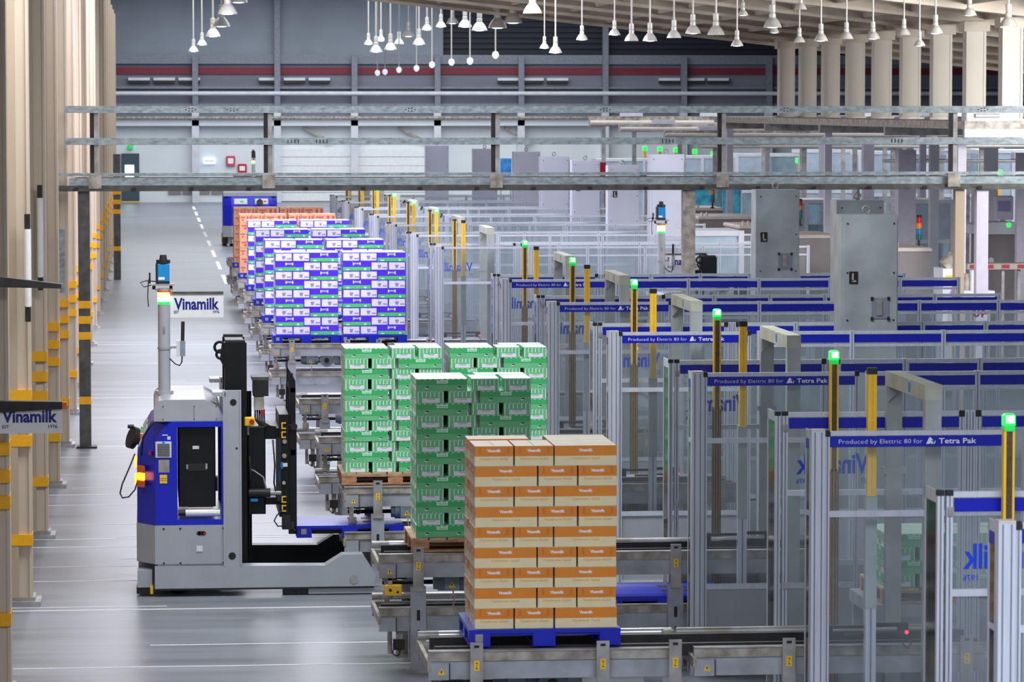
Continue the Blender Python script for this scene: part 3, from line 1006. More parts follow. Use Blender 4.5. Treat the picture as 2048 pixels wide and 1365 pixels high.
def lc_dark(t, led):
    b = MB().box(-.03, .03, 0, .055, 2.38, 3.28, 'brass_strip').box(-.036, -.02, -.004, .055, 2.38, 3.28, 'yellow').box(.022, .036, -.004, .055, 2.38, 3.28, 'yellow')
    b.obj('upper_strip', t)
    b = MB().box(-.042, .042, 0, .06, .03, 2.40, 'brass_strip')
    for x in (-.03, -.004, .022):
        b.box(x, x + .008, -.004, 0, .03, 2.40, 'brass_edge')
    b.box(-.1, .1, -.01, .07, 0, .03, 'steel_grey')
    b.obj('lower_strip', t)
    if led:
        MB().bbox(-.038, .038, -.02, .07, 3.30, 3.372, 'led_green', .012).box(-.027, .027, -.023, -.02, 3.315, 3.364, 'led_core').box(-.035, .035, -.01, .07, 3.26, 3.30, 'led_green_body').obj('lamp', t)
    else:
        MB().box(-.034, .034, -.006, .072, 3.28, 3.31, 'black_plastic').obj('cap', t)

py_, pd_ = {}, {}
for n in [-1] + LANES:
    near = n <= 4
    nm = 'beside the nearest fence at bottom right' if n == -1 else 'of the %s lane' % lane_name(n)
    y = 27.60 + 6.15 * n
    if n >= 0:
        lab = ('yellow-topped sensor post with black cap ' if near or n == 6 else 'yellow-topped sensor post with green lamp ') + nm
        led = not near and n != 6
        if led not in py_:
            py_[led] = thing('light_curtain_post', lab, 'post', (5.56, y, 0), 'yellow-topped sensor posts')
            lc_yellow(py_[led], led)
        else:
            dup(py_[led], (5.56, y, 0), lab)
    y = 29.11 + 6.15 * n
    lab = ('bronze sensor post with green lamp ' if near else 'bronze sensor post with dark cap ') + nm
    if near not in pd_:
        pd_[near] = thing('light_curtain_post', lab, 'post', (5.53, y, 0), 'bronze sensor posts')
        lc_dark(pd_[near], near)
    else:
        dup(pd_[near], (5.55, y, 0), lab)

# ------------------------------------------------------------------ portal frames over the lanes
gp = None
for n in LANES:
    y = 27.64 + PITCH_L * n
    lab = 'grey portal frame spanning the %s pallet lane behind the fence' % lane_name(n)
    if gp is None:
        gp = thing('portal_frame', lab, 'frame', (5.99, y, 0), 'portal frames over the lanes')
        MB().box(0, .128, 0.001, .1, .03, 3.08, 'gantry_paint').box(-.03, .16, -.03, .13, 0, .03, 'steel_grey').obj('leg', gp)
        MB().box(-.005, .125, 1.465, 1.534, .03, 3.08, 'gantry_paint').box(-.03, .16, 1.46, 1.55, 0, .03, 'steel_grey').obj('leg', gp)
        MB().box(-.005, .13, 0, 1.535, 3.08, 3.20, 'gantry_top').obj('top_beam', gp)
        MB().box(-.03, .155, 1.46, 1.55, 2.36, 2.41, 'gantry_paint').obj('flange', gp)
        MB().box(-.009, -.005, .55, .62, 3.1, 3.18, 'sensor_blue').obj('sticker', gp)
        MB().prism([(0.0, 2.95), (0.13, 3.08), (0.0, 3.08)], 'y', 1.43, 1.465, 'gantry_paint').obj('gusset', gp)
    else:
        dup(gp, (5.99, y, 0), lab)

# ------------------------------------------------------------------ tall mast cabinets
def cabinet(x0, x1, y, zt, lab, lilac, details):
    m_ = 'cabinet_lilac' if lilac else 'cabinet_grey'
    t = thing('mast_cabinet', lab, 'cabinet', (x0, y, 0), 'tall grey mast cabinets')
    w_ = x1 - x0
    MB().box(0, w_, 0, .42, 0, zt, m_).obj('body', t)
    b = MB().box(.035, w_ - .012, -.012, 0, .1, zt - .035, m_)
    for zz in (zt - .1, zt - .66, zt - 1.2, zt - 1.8):
        for xx in (.07, w_ - .05):
            b.cyl((xx, -.018, zz), (xx, -.012, zz), .011, 'dark_steel', 6)
    b.obj('front_panel', t)
    b = MB().ring((w_ * .5, .2, zt + .055), .042, .012, 'steel_grey')
    b.box(w_ * .5 - .03, w_ * .5 + .03, .17, .23, zt, zt + .02, 'steel_grey')
    b.obj('lifting_eye', t)
    if details:
        sx, sz, bx, bz = details
        b = MB().box(sx, sx + .1, -.02, -.012, sz - .14, sz, 'black_mark')
        b.box(sx + .03, sx + .05, -.032, -.02, sz - .11, sz - .02, 'steel_grey').box(sx + .03, sx + .08, -.032, -.02, sz - .12, sz - .1, 'steel_grey')
        b.obj('isolator_switch', t)
        if bx is not None:
            b = MB().box(bx, bx + .2, -.02, -.012, bz - .24, bz, 'far_panel')
            for ax in (bx - .01, bx + .18):
                for az in (bz - .23, bz):
                    b.box(ax, ax + .03, -.028, -.012, az - .03, az + .01, 'dark_steel')
            b.box(bx + .06, bx + .12, -.03, -.02, bz - .2, bz - .03, 'steel_grey')
            b.obj('access_box', t)
    return t
cabinet(7.812, 8.467, 40.6, 4.135, 'tall grey cabinet standing nearest, with black switch and access box', False, (.09, 3.49, .35, 3.19))
cabinet(8.976, 9.607, 47.0, 4.133, 'tall dark cabinet half hidden behind the nearest grey cabinet', False, (.08, 3.42, None, None))
cabinet(8.896, 9.546, 52.9, 4.137, 'tall grey cabinet with loose label left of the other two', False, (.07, 3.51, .34, 3.2))
for n, x0, x1, zt in ((7, 9.887, 10.566, 4.42), (8, 9.82, 10.5, 4.10), (9, 9.752, 10.413, 4.12), (10, 9.679, 10.399, 4.13), (11, 9.621, 10.336, 4.17), (12, 9.088, 9.775, 4.18)):
    cabinet(x0, x1, 28.1 + 6.15 * n + .3, zt, 'tall lilac cabinet behind the fence of the %s lane' % lane_name(n), True, (.1, 3.55, None, None) if n in (8, 9) else None)
cabinet(8.3, 9.0, 109.6, 4.2, 'farthest tall lilac cabinet behind the last fence', True, None)

# ------------------------------------------------------------------ pallets
PH = 0.135
def blue_pallet(t, mirror=False):
    MB().box(0, 1.2, 0, 1.0, .105, PH, 'blue_plastic').obj('top_deck', t)
    xs = ((0, .17), (.505, .685), (1.03, 1.2))
    for x0, x1 in xs:
        MB().box(x0, x1, 0, 1.0, 0, .018, 'blue_plastic').obj('skid', t)
        for y0, y1 in ((0, .14), (.43, .57), (.86, 1.0)):
            MB().box(x0 + .002, x1 - .002, y0 + .002, y1 - .002, .018, .105, 'blue_plastic').obj('block', t)
    for y0 in (.02, .94):
        MB().box(.17, 1.03, y0, y0 + .04, .085, .105, 'blue_plastic').obj('rib', t)
    b = MB()
    for k in range(2):
        for j in range(2):
            b.box(.60 + k * .16, .70 + k * .16, .28 + j * .34, .44 + j * .34, PH, PH + .001, 'black_mark')
    b.obj('grip_slots', t)
    MB().box(.05, .11, -.003, 0, .04, .1, 'steel_grey').obj('tag_plate', t)

def wood_pallet(t):
    for k in range(7):
        MB().box(k * .1735, k * .1735 + .155, 0, 1.0, .115, PH, 'wood_pale').obj('deck_board', t)
    for y0 in (0, .45, .9):
        MB().box(0, 1.2, y0, y0 + .1, .093, .115, 'wood').obj('stringer_board', t)
        MB().box(0, 1.2, y0, y0 + .1, 0, .02, 'wood').obj('bottom_board', t)
        for x0 in (0, .52, 1.03):
            MB().box(x0 + .003, x0 + .17, y0 + .003, y0 + .097, .02, .093, 'wood').obj('block', t)

bp0 = wp0 = None
def pallet(x, y, z, lab, wood=False):
    global bp0, wp0
    if wood:
        if wp0 is None:
            wp0 = thing('wooden_pallet', lab, 'pallet', (x, y, z), 'wooden pallets')
            wood_pallet(wp0)
            return wp0
        return dup(wp0, (x, y, z), lab)
    if bp0 is None:
        bp0 = thing('plastic_pallet', lab, 'pallet', (x, y, z), 'blue plastic pallets')
        blue_pallet(bp0)
        return bp0
    return dup(bp0, (x, y, z), lab)

# ------------------------------------------------------------------ cartons: L x S x h, long face towards -y
E_ = .0012
def card(mb, L, S, h, body, top):
    mb.box(0, L, 0, S, 0, h, body)
    return mb.box(.001, L - .001, .001, S - .001, h, h + E_ * .5, top)

def faces(L, S):
    """(origin, along, width) of the four sides, seen from outside"""
    return [((0, -E_, 0), (1, 0, 0), L, 0), ((L, S + E_, 0), (-1, 0, 0), L, 0), ((L + E_, 0, 0), (0, 1, 0), S, 1), ((-E_, S, 0), (0, -1, 0), S, 1)]

def patch(mb, f, u0, u1, z0, z1, m, lift=0.0):
    o, u, wd, k = f
    o, u = Vector(o), Vector(u)
    nrm = u.cross(Vector((0, 0, 1)))
    o = o + nrm * lift
    Z = Vector((0, 0, 1))
    return mb.quad(o + u * u0 + Z * z0, o + u * u1 + Z * z0, o + u * u1 + Z * z1, o + u * u0 + Z * z1, m)

def words(mb, f, st, u0, z0, wd, ht, m, bold=.02, lift=.001):
    o, u, w_, k = f
    u = Vector(u)
    nrm = u.cross(Vector((0, 0, 1)))
    return mb.text(st, Vector(o) + u * u0 + Vector((0, 0, z0)) + nrm * lift, u, (0, 0, 1), wd, ht, m, bold)

def orange_carton(L, S, h):
    mb = card(MB(), L, S, h, 'cream_card', 'cream_top')
    for i, f in enumerate(faces(L, S)):
        wd = f[2]
        patch(mb, f, 0.001, wd - .001, h * .49, h, 'orange_print')
        if f[3]:
            patch(mb, f, .05, wd - .05, h * .60, h * .62, 'orange_flap', .0006)
            for a in (.03, wd - .05):
                patch(mb, f, a, a + .02, h * .62, h * .97, 'orange_flap', .0006)
        if i in (0, 2, 3):
            words(mb, f, 'Vinamilk', wd / 2 - .055, h * .70, .11, .024, 'print_white', .05)
            words(mb, f, 'Optimum Gold', wd / 2 - .11, h * .27, .22, .026, 'card_text', .03)
    for a in (.3, .7):
        mb.box(.02, L - .02, S * .5 - .004, S * .5 + .004, h, h + E_, 'cream_card')
    return mb.mesh('orange_carton')

def green_carton(L, S, h, deep):
    m1, m2 = ('green_deep', 'green_print') if deep else ('green_print', 'green_light')
    mb = card(MB(), L, S, h, m2, 'mint_top')
    for i, f in enumerate(faces(L, S)):
        wd = f[2]
        if f[3] == 0:
            patch(mb, f, 0.001, wd - .001, h * .48, h * .99, m1)
            for k in range(9):
                u = wd * (k + .5) / 9
                patch(mb, f, u - .012, u + .012, h * .93, h * .985, 'mint_top', .0006)
            patch(mb, f, wd * .40, wd * .62, h * .62, h * .90, 'mint_top', .0006)
            words(mb, f, 'Vinamilk', wd * .42, h * .68, wd * .18, h * .14, m2, .03, .0012)
            for u in (wd * .17, wd * .80):
                patch(mb, f, u, u + .03, h * .2, h * .3, 'print_white', .0006)
                patch(mb, f, u + .008, u + .036, h * .28, h * .38, 'black_mark', .0008)
        else:
            patch(mb, f, wd * .21, wd * .85, h * .04, h * .42, 'lilac_white')
            for k in range(7):
                u = wd * (.04 + .152 * k)
                z0 = h * .05 if k in (0, 6) else h * .48
                patch(mb, f, u, u + .010, z0, h * .95, 'mint_top')
            patch(mb, f, wd * .34, wd * .72, h * .40, h * .52, m2, .0006)
            words(mb, f, 'Vinamilk', wd * .38, h * .28, wd * .30, h * .10, m1, .02, .0012)
            for k in range(6):
                u = wd * (.1 + .15 * k)
                patch(mb, f, u, u + .012, h * .93, h * .985, 'mint_top', .0006)
    return mb.mesh('green_carton')

def purple_carton(L, S, h):
    mb = card(MB(), L, S, h, 'purple_print', 'aqua_top')
    for i, f in enumerate(faces(L, S)):
        wd = f[2]
        if f[3] == 0:
            patch(mb, f, 0.004, wd - .004, h * .02, h * .40, 'purple_green')
            patch(mb, f, wd * .36, wd * .64, h * .70, h * .86, 'lilac_white')
            for u in (wd * .36, wd * .60):
                patch(mb, f, u, u + wd * .04, h * .60, h * .92, 'lilac_white', .0004)
            words(mb, f, 'Vinamilk', wd * .41, h * .72, wd * .18, h * .11, 'purple_print', .03, .001)
            patch(mb, f, wd * .12, wd * .24, h * .06, h * .2, 'mint_top', .0006)
            patch(mb, f, wd * .76, wd * .84, h * .06, h * .26, 'mint_top', .0006)
        else:
            patch(mb, f, wd * .03, wd * .96, h * .10, h * .90, 'lilac_white')
            patch(mb, f, wd * .38, wd * .60, h * .48, h * .64, 'print_grey', .0006)
            patch(mb, f, wd * .41, wd * .57, h * .26, h * .48, 'print_grey', .0006)
            patch(mb, f, wd * .36, wd * .50, h * .82, h * .86, 'print_grey', .0006)
            patch(mb, f, wd * .68, wd * .94, h * .26, h * .40, 'print_grey', .0006)
    return mb.mesh('purple_carton')

def tan_carton(L, S, h):
    mb = card(MB(), L, S, h, 'tan_card', 'pink_top')
    for i, f in enumerate(faces(L, S)):
        wd = f[2]
        patch(mb, f, wd * .08, wd * .45, h * .55, h * .72, 'red_mark')
        patch(mb, f, wd * .2, wd * .32, h * .2, h * .45, 'red_mark')
        patch(mb, f, wd * .6, wd * .72, h * .25, h * .8, 'red_mark')
        patch(mb, f, wd * .84, wd * .95, h * .25, h * .8, 'red_mark')
    mb.box(.0, L, S * .5 - .02, S * .5 + .02, h, h + E_, 'tan_card')
    return mb.mesh('tan_carton')

SPOTS = [['front left', 'front middle', 'front right', 'back left', 'middle right', 'back right'],
         ['front right', 'front middle', 'front left', 'back right', 'middle left', 'back left']]
def stack(me, name, look, stackname, group, x0, y0, z0, L, S, h, W, layers, start_ll, keep=None, jit=.004):
    """layers of six cartons: two end-on with one crosswise behind, beside three crosswise; turned over from layer to layer"""
    g = .006
    D = 3 * S + 2 * g
    gap = (W - L - 2 * S) / 2
    for k in range(layers):
        lay = [(0, 0, 0), (S + gap, 0, 0), (W - L, 0, 1), (0, D - S, 1), (W - L, S + g, 1), (W - L, D - S, 1)]
        flip = (k % 2 == 0) == start_ll      # long face at the left
        if flip:
            lay = [(W - (x + (L if lg else S)), y, lg) for x, y, lg in lay]
        jx, jy = random.uniform(-jit, jit), random.uniform(-jit, jit)
        for q, (x, y, lg) in enumerate(lay):
            where = SPOTS[1 if flip else 0][q]
            if keep and not keep(k, where):
                continue
            o = bpy.data.objects.new(name, me)
            COL.objects.link(o)
            dx, dy = random.uniform(-.0012, .0012), random.uniform(-.0012, .0012)
            if lg:
                o.location = (x0 + x + jx + dx, y0 + y + jy + dy, z0 + k * h)
            else:       # turn so a short face looks towards the aisle front
                o.location = (x0 + x + jx + dx, y0 + y + L + jy + dy, z0 + k * h)
                o.rotation_euler = (0, 0, -math.pi / 2)
            tag(o, '%s, %s, %s layer up, %s' % (look, where, ORD[k], stackname), 'box', group)

C_ORANGE = orange_carton(.488, .302, .1575)
pallet(2.463, 28.1, 1.127, 'blue plastic pallet under the orange carton stack nearest the camera')
stack(C_ORANGE, 'orange_carton', 'orange and cream carton', 'orange stack', 'cartons of the orange stack', 2.512, 28.14, 1.127 + PH + .002, .488, .302, .1605, 1.12, 9, False)

C_GREEN = green_carton(.486, .262, .1155, False)
C_GREEND = C_GREEN
pallet(2.449, 34.2, 1.127, 'wooden pallet under the nearer dark green carton stack', True)
stack(C_GREEND, 'green_carton', 'striped green carton', 'nearest green stack', 'cartons of the nearest green stack', 2.50, 34.24, 1.127 + PH + .002, .486, .262, .1165, 1.095, 13, True)
pallet(2.109, 40.4, 1.127, 'wooden pallet under the left rear green carton stack', True)
stack(C_GREEN, 'green_carton', 'striped green carton', 'left rear green stack', 'cartons of the left rear green stack', 2.15, 40.44, 1.127 + PH + .002, .486, .262, .1165, 1.09, 12, False)
pallet(3.318, 40.4, 1.127, 'wooden pallet under the right rear green carton stack', True)
stack(C_GREEN, 'green_carton', 'striped green carton', 'right rear green stack', 'cartons of the right rear green stack', 3.335, 40.44, 1.127 + PH + .002, .486, .262, .1165, 1.09, 12, False)
pallet(6.28, 30.7, 1.06, 'wooden pallet seen through the fence glass at lower right', True)
stack(C_GREEN, 'green_carton', 'striped green carton', 'short stack seen through fence glass', 'cartons seen through the fence glass', 6.32, 30.74, 1.06 + PH + .002, .486, .262, .1165, 1.09, 4, False)
t = thing('low_table', 'low grey lift table behind the fence glass at lower right', 'table', (6.2, 30.65, 0))
MB().box(0, 1.35, 0, 1.1, .95, 1.058, 'conveyor_paint').obj('table_top', t)
for ax in (0.02, 1.25):
    for ay in (.02, 1.0):
        MB().box(ax, ax + .08, ay, ay + .08, 0, .95, 'conveyor_paint').obj('leg', t)
pallet(4.3, 34.14, .55, 'empty blue pallet on the lower tier behind the orange stack')
pallet(3.35, 46.44, .55, 'empty blue pallet on the lower tier behind the left rear green stack')

C_PURPLE = purple_carton(.505, .308, .1635)
for lane in (6, 7, 8, 9):
    y = 28.1 + PITCH_L * lane
    for side, x in (('left', 2.176), ('right', 3.386)):
        sn = '%s purple stack of %s row' % (side, ORD[lane - 6])
        pallet(x, y, 1.127, 'blue plastic pallet under the ' + sn)
        if lane == 6:
            kp = None if side == 'left' else (lambda k, r: k > 6 or r.startswith('front'))
        elif side == 'left':
            kp = lambda k, r: k > 6 or r.endswith('left') or r == 'front middle'
        else:
            kp = lambda k, r: k > 6 or r.startswith('front')
        stack(C_PURPLE, 'purple_carton', 'purple and white carton', sn, 'cartons of the purple stacks', x + .045, y + .06, 1.127 + PH + .002, .505, .308, .165, 1.13, 9, False, kp)
C_TAN = tan_carton(.53, .30, .205)
for lane in (10, 11):
    y = 28.1 + PITCH_L * lane
    for side, x in (('left', 2.15), ('right', 3.37)):
        sn = '%s tan stack of %s row' % (side, 'nearer' if lane == 10 else 'farther')
        pallet(x, y, 1.127, 'blue plastic pallet under the ' + sn)
        stack(C_TAN, 'tan_carton', 'red-printed tan carton', sn, 'cartons of the tan stacks', x + .03, y + .05, 1.127 + PH + .002, .53, .30, .207, 1.15, 7, False,
              (lambda k, r: k > 5 or r.endswith('left')) if side == 'left' else (lambda k, r: k > 5 or r.startswith('front')))

# ------------------------------------------------------------------ driverless forklift trucks
AO = (1.1, 40.6, 0)
def loft(mb, rings, m):
    n = len(rings[0])
    vs = [v for r in rings for v in r]
    fs = [tuple(range(n - 1, -1, -1)), tuple(range((len(rings) - 1) * n, len(rings) * n))]
    for i in range(len(rings) - 1):
        for k in range(n):
            fs.append((i * n + k, i * n + (k + 1) % n, (i + 1) * n + (k + 1) % n, (i + 1) * n + k))
    return mb.add(vs, fs, m)

def truck(lab, cat='truck'):
    t = thing('forklift_truck', lab, cat, AO, 'driverless forklift trucks')
    N, Fr = 39.6, 41.68
    def P(name, mb):
        return mb.obj(name, t)
    def foot(xr, xf, c=.0):
        return [(xf, N), (xf, Fr), (xr + .2, Fr), (xr, Fr - .32), (xr, N + .32), (xr + .2, N)]
    # grey chassis, chamfered at the rear corners
    ch = MB(AO)
    ch.prism(foot(-.176, .797), 'z', .36, .788, 'agv_grey')
    ch.prism([(.05, N + .01), (.05, Fr - .01), (.8, Fr - .01), (.8, N + .01)], 'z', .1, .36, 'agv_grey')
    ch.box(-.16, .02, N + .34, Fr - .34, .1, .27, 'agv_grey')
    chs = P('chassis', ch)
    b = MB(AO)
    for x in (.12, .30, .77):
        for z in (.75, .37):
            b.cyl((x, N - .004, z), (x, N, z), .012, 'dark_steel', 6)
    b.box(.772, .776, N - .003, N, .35, .788, 'aluminium_groove')
    b.box(.03, .033, N - .003, N, .1, .36, 'aluminium_groove')
    b.box(.02, .8, N - .0025, N, .338, .342, 'aluminium_groove')
    b.obj('panel_joints', chs)
    b = MB(AO).box(.50, .56, N - .004, N, .675, .72, 'black_mark').cyl((.50, N - .004, .6975), (.50, N, .6975), .0225, 'black_mark', 10).cyl((.56, N - .004, .6975), (.56, N, .6975), .0225, 'black_mark', 10)
    b.box(.55, .58, N - .006, N - .004, .685, .71, 'red_plastic')
    b.obj('battery_gauge', chs)
    MB(AO).box(.475, .545, N - .006, N, .495, .56, 'machine_white').box(.485, .535, N - .007, N, .505, .55, 'white_paint').obj('socket_cover', chs)
    MB(AO).box(-.17, -.01, N + .05, N + .3, .10, .29, 'agv_grey').box(-.18, -.04, N + .06, N + .28, .03, .10, 'black_plastic').box(-.03, .0, N + .02, N + .2, .03, .12, 'yellow').obj('bumper', t)
    # straddle legs
    prof = [(.02, .09), (2.42, .075), (2.435, .22), (2.30, .443), (2.075, .443), (1.885, .325), (.8, .335), (.02, .34)]
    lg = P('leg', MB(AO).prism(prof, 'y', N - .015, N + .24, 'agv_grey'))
    MB(AO).cyl((2.2, N - .02, .17), (2.2, N - .015, .17), .05, 'steel_grey', 16).obj('wheel_cap', lg)
    MB(AO).box(1.70, 2.425, N + .0, N + .22, .012, .078, 'agv_grey').box(1.42, 1.72, N + .02, N + .2, .015, .08, 'dark_steel').obj('skid', lg)
    MB(AO).box(.05, 2.42, N - .018, N - .014, .072, .092, 'black_plastic').obj('edge_strip', lg)
    lg = P('leg', MB(AO).prism(prof, 'y', Fr - .19, Fr + .015, 'black_paint'))  # far leg: black paint, the dark colour also carries the shadow on it
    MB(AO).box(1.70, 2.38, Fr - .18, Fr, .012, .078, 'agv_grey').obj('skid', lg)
    for yy in (N + .25, Fr - .45):
        P('wheel', MB(AO).cyl((.27, yy, .14), (.27, yy + .2, .14), .138, 'rubber', 20).cyl((.27, yy - .005, .14), (.27, yy + .205, .14), .06, 'steel_grey', 12))
    P('wheel', MB(AO).cyl((2.2, N + .03, .075), (2.2, N + .2, .075), .07, 'rubber', 14))
    P('wheel', MB(AO).cyl((2.2, Fr - .2, .075), (2.2, Fr - .03, .075), .07, 'rubber', 14))
    # blue body
    b = MB(AO)
    def ring_(xr, z, xf=.272):
        return [(xf, N, z), (xf, Fr, z), (max(xr + .19, .02), Fr, z), (xr, Fr - .32, z), (xr, N + .32, z), (max(xr + .19, .02), N, z)]
    loft(b, [ring_(-.168, .792), ring_(-.168, 1.45), ring_(-.15, 1.6), ring_(-.09, 1.76), ring_(-.01, 1.90), ring_(.03, 1.925)], 'blue_paint')
    bl = P('blue_cover', b)
    MB(AO).box(.018, .026, N - .003, N, .8, 1.9, 'dark_steel').obj('panel_joint', bl)
    fr_ = MB(AO).box(.27, .79, N, Fr, 1.865, 1.925, 'blue_paint').box(.27, .79, N, Fr, .788, .85, 'blue_paint').box(.752, .79, N, N + .12, .85, 1.865, 'blue_paint').box(.752, .79, Fr - .12, Fr, .85, 1.865, 'blue_paint')
    P('blue_frame', fr_)
    bt = P('battery_box', MB(AO).bbox(.287, .69, N + .05, Fr - .05, .985, 1.865, 'black_paint', .012).box(.69, .715, N + .1, N + .3, 1.15, 1.3, 'black_paint'))
    MB(AO).box(.44, .51, N + .045, N + .05, 1.62, 1.655, 'machine_white').obj('label', bt)
    MB(AO).box(.38, .60, N + .046, N + .05, 1.38, 1.46, 'black_plastic').box(.37, .39, N + .044, N + .05, 1.40, 1.45, 'steel_grey').box(.58, .60, N + .044, N + .05, 1.40, 1.46, 'steel_grey').obj('handle', bt)
    P('battery_roller', MB(AO).cyl((.36, N + .06, .915), (.735, N + .06, .915), .042, 'chrome', 14).cyl((.28, N + .06, .915), (.36, N + .06, .915), .03, 'dark_steel', 10).box(.38, .66, N + .05, N + .1, .965, .98, 'machine_edge'))
    P('side_vent', MB(AO).box(.036, .209, N - .014, N, 1.535, 1.71, 'machine_white'))
    b = MB(AO)
    for k in range(8):
        b.box(.056, .19, N - .018, N - .014, 1.55 + k * .018, 1.558 + k * .018, 'dark_steel')
    b.box(.11, .135, N - .022, N - .012, 1.675, 1.71, 'sensor_blue')
    b.obj('vent_slots', t)
    P('type_plate', MB(AO).box(.068, .185, N - .006, N, 1.37, 1.51, 'steel_grey'))
    P('warning_label', MB(AO).box(.08, .16, N - .006, N, 1.25, 1.345, 'yellow').box(.088, .152, N - .0065, N, 1.30, 1.305, 'black_mark').box(.088, .152, N - .0065, N, 1.28, 1.285, 'black_mark'))
    P('small_labels', MB(AO).box(.11, .17, N - .005, N, 1.775, 1.786, 'machine_white').box(.165, .2, N - .005, N, 1.73, 1.765, 'machine_white'))
    # lamp cluster on the rear corner
    lx, ly = -.105, N + .16
    for z0, z1, m_ in ((1.36, 1.44, 'orange_lens'), (1.275, 1.36, 'led_amber'), (1.20, 1.275, 'orange_lens')):
        P('indicator_lamp', MB(AO).prism([(lx - .035, ly + .06), (lx + .025, ly - .05), (lx + .0, ly - .075), (lx - .06, ly + .035)], 'z', z0, z1 - .008, m_))
    for z0 in (1.34, 1.14):
        P('indicator_lamp', MB(AO).cyl((-.2, Fr - .5, z0), (-.16, Fr - .5, z0), .065, 'led_amber', 14))
    P('reflector', MB(AO).box(-.04, -.01, N + .04, N + .08, 1.56, 1.6, 'red_plastic'))
    # rear display panel
    P('control_panel', MB(AO).prism([(-.152, 1.63), (-.098, 1.765), (-.06, 1.835), (-.03, 1.82), (-.12, 1.6)], 'y', N + .35, N + .85, 'machine_white').box(-.13, -.10, N + .42, N + .5, 1.7, 1.76, 'orange_lens'))
    P('control_panel', MB(AO).prism([(-.152, 1.63), (-.098, 1.765), (-.06, 1.835), (-.03, 1.82), (-.12, 1.6)], 'y', N + 1.15, N + 1.65, 'machine_white').box(-.13, -.10, N + 1.3, N + 1.42, 1.7, 1.76, 'led_green_body'))
    # cap on top
    cp = [(.02, 1.925), (.02, 2.06), (.035, 2.11), (.075, 2.15), (.14, 2.165), (.58, 2.165), (.72, 2.09), (.76, 2.0), (.76, 1.925)]
    cap_ = P('top_cover', MB(AO).prism(cp, 'y', N + .02, Fr - .02, 'agv_light'))
    b = MB(AO)
    for x in (.12, .46, .7):
        for z in (1.95, 2.09):
            b.cyl((x, N + .016, z), (x, N + .02, z), .007, 'dark_steel', 6)
    b.box(.455, .459, N + .017, N + .02, 1.93, 2.1, 'aluminium_groove').box(.025, .76, N + .016, N + .02, 1.925, 1.932, 'aluminium_groove')
    b.obj('cover_screws', cap_)
    # cable reel and hanging cable at the rear
    P('cable_reel', MB(AO).cyl((-.24, N + .66, 1.705), (-.185, N + .68, 1.685), .125, 'dark_steel', 18).cyl((-.185, N + .68, 1.685), (-.10, N + .68, 1.66), .06, 'dark_steel', 12).cyl((-.27, N + .66, 1.82), (-.2, N + .66, 1.82), .022, 'dark_steel', 8))
    P('cable', MB(AO).tube([(-.19, N + .3, 1.55), (-.25, N + .28, 1.4), (-.33, N + .26, 1.22), (-.355, N + .25, 1.12), (-.33, N + .24, 1.07), (-.26, N + .24, 1.08), (-.19, N + .25, 1.16), (-.155, N + .27, 1.28), (-.16, N + .3, 1.4)], .009, 'dark_steel'))
    P('cable', MB(AO).tube([(-.12, N + .1, 1.55), (-.1, N + .08, 1.75), (-.03, N + .05, 1.86), (.02, N + .03, 1.93)], .012, 'dark_steel'))
    # side uprights
    for yy, nm in ((N - .012, 0), (Fr - .09, 1)):
        up = P('side_upright', MB(AO).box(.772, .972, yy, yy + .10, .335, 2.262, 'agv_grey').box(.772, .79, yy - .008, yy, .335, 2.262, 'agv_light').box(.955, .972, yy - .008, yy, .335, 2.262, 'agv_light').box(.66, .80, yy, yy + .4, 2.20, 2.245, 'agv_light'))
        if nm == 0:
            MB(AO).cyl((.885, yy - .004, 2.135), (.885, yy, 2.135), .036, 'black_mark', 16).cyl((.865, yy - .004, .445), (.865, yy, .445), .04, 'black_mark', 16).cyl((.92, yy - .004, 1.63), (.92, yy, 1.63), .012, 'black_mark', 8).obj('bolt_holes', up)
    # mast
    for y0 in (N + .42, Fr - .62):
        P('mast_channel', MB(AO).box(.80, 1.045, y0, y0 + .2, .25, 2.76, 'black_paint').box(.81, 1.03, y0 + .02, y0 + .18, 2.76, 2.785, 'black_plastic'))
    P('mast_crosshead', MB(AO).box(.82, 1.02, N + .62, Fr - .62, 2.55, 2.76, 'black_paint').box(.82, .9, N + .62, Fr - .62, .3, .6, 'black_paint'))
    e = MB(AO).ring((.75, N + .45, 2.71), .058, .016, 'black_paint', 'y').ring((.76, N + .45, 2.63), .048, .015, 'black_paint', 'y')
    e.prism([(.80, 2.76), (.80, 2.48), (.75, 2.57), (.77, 2.74)], 'y', N + .43, N + .48, 'black_paint')
    P('lifting_eye', e)
    P('lift_cylinder', MB(AO).cyl((1.07, N + .75, .3), (1.07, N + .75, 2.2), .035, 'black_paint', 10))
    P('carriage_block', MB(AO).bbox(1.05, 1.25, N + .45, Fr - .5, .85, 1.83, 'black_paint', .015))
    es = P('stop_box', MB(AO).bbox(1.01, 1.125, N + .12, N + .24, 1.865, 1.955, 'yellow', .01).cyl((1.05, N + .18, 1.76), (1.05, N + .18, 1.865), .012, 'steel_grey', 8))
    MB(AO).cyl((1.09, N + .085, 1.91), (1.09, N + .12, 1.91), .026, 'red_plastic', 12).obj('button', es)
    P('valve_box', MB(AO).box(1.105, 1.295, N + .6, N + .95, 2.33, 2.365, 'galvanised_dark').box(1.12, 1.29, N + .6, N + .95, 2.15, 2.33, 'black_plastic').box(1.13, 1.24, N + .55, N + .75, 2.0, 2.14, 'steel_dirty'))
    P('red_knob', MB(AO).cyl((1.22, N + .52, 1.97), (1.22, N + .56, 1.97), .022, 'red_plastic', 10))
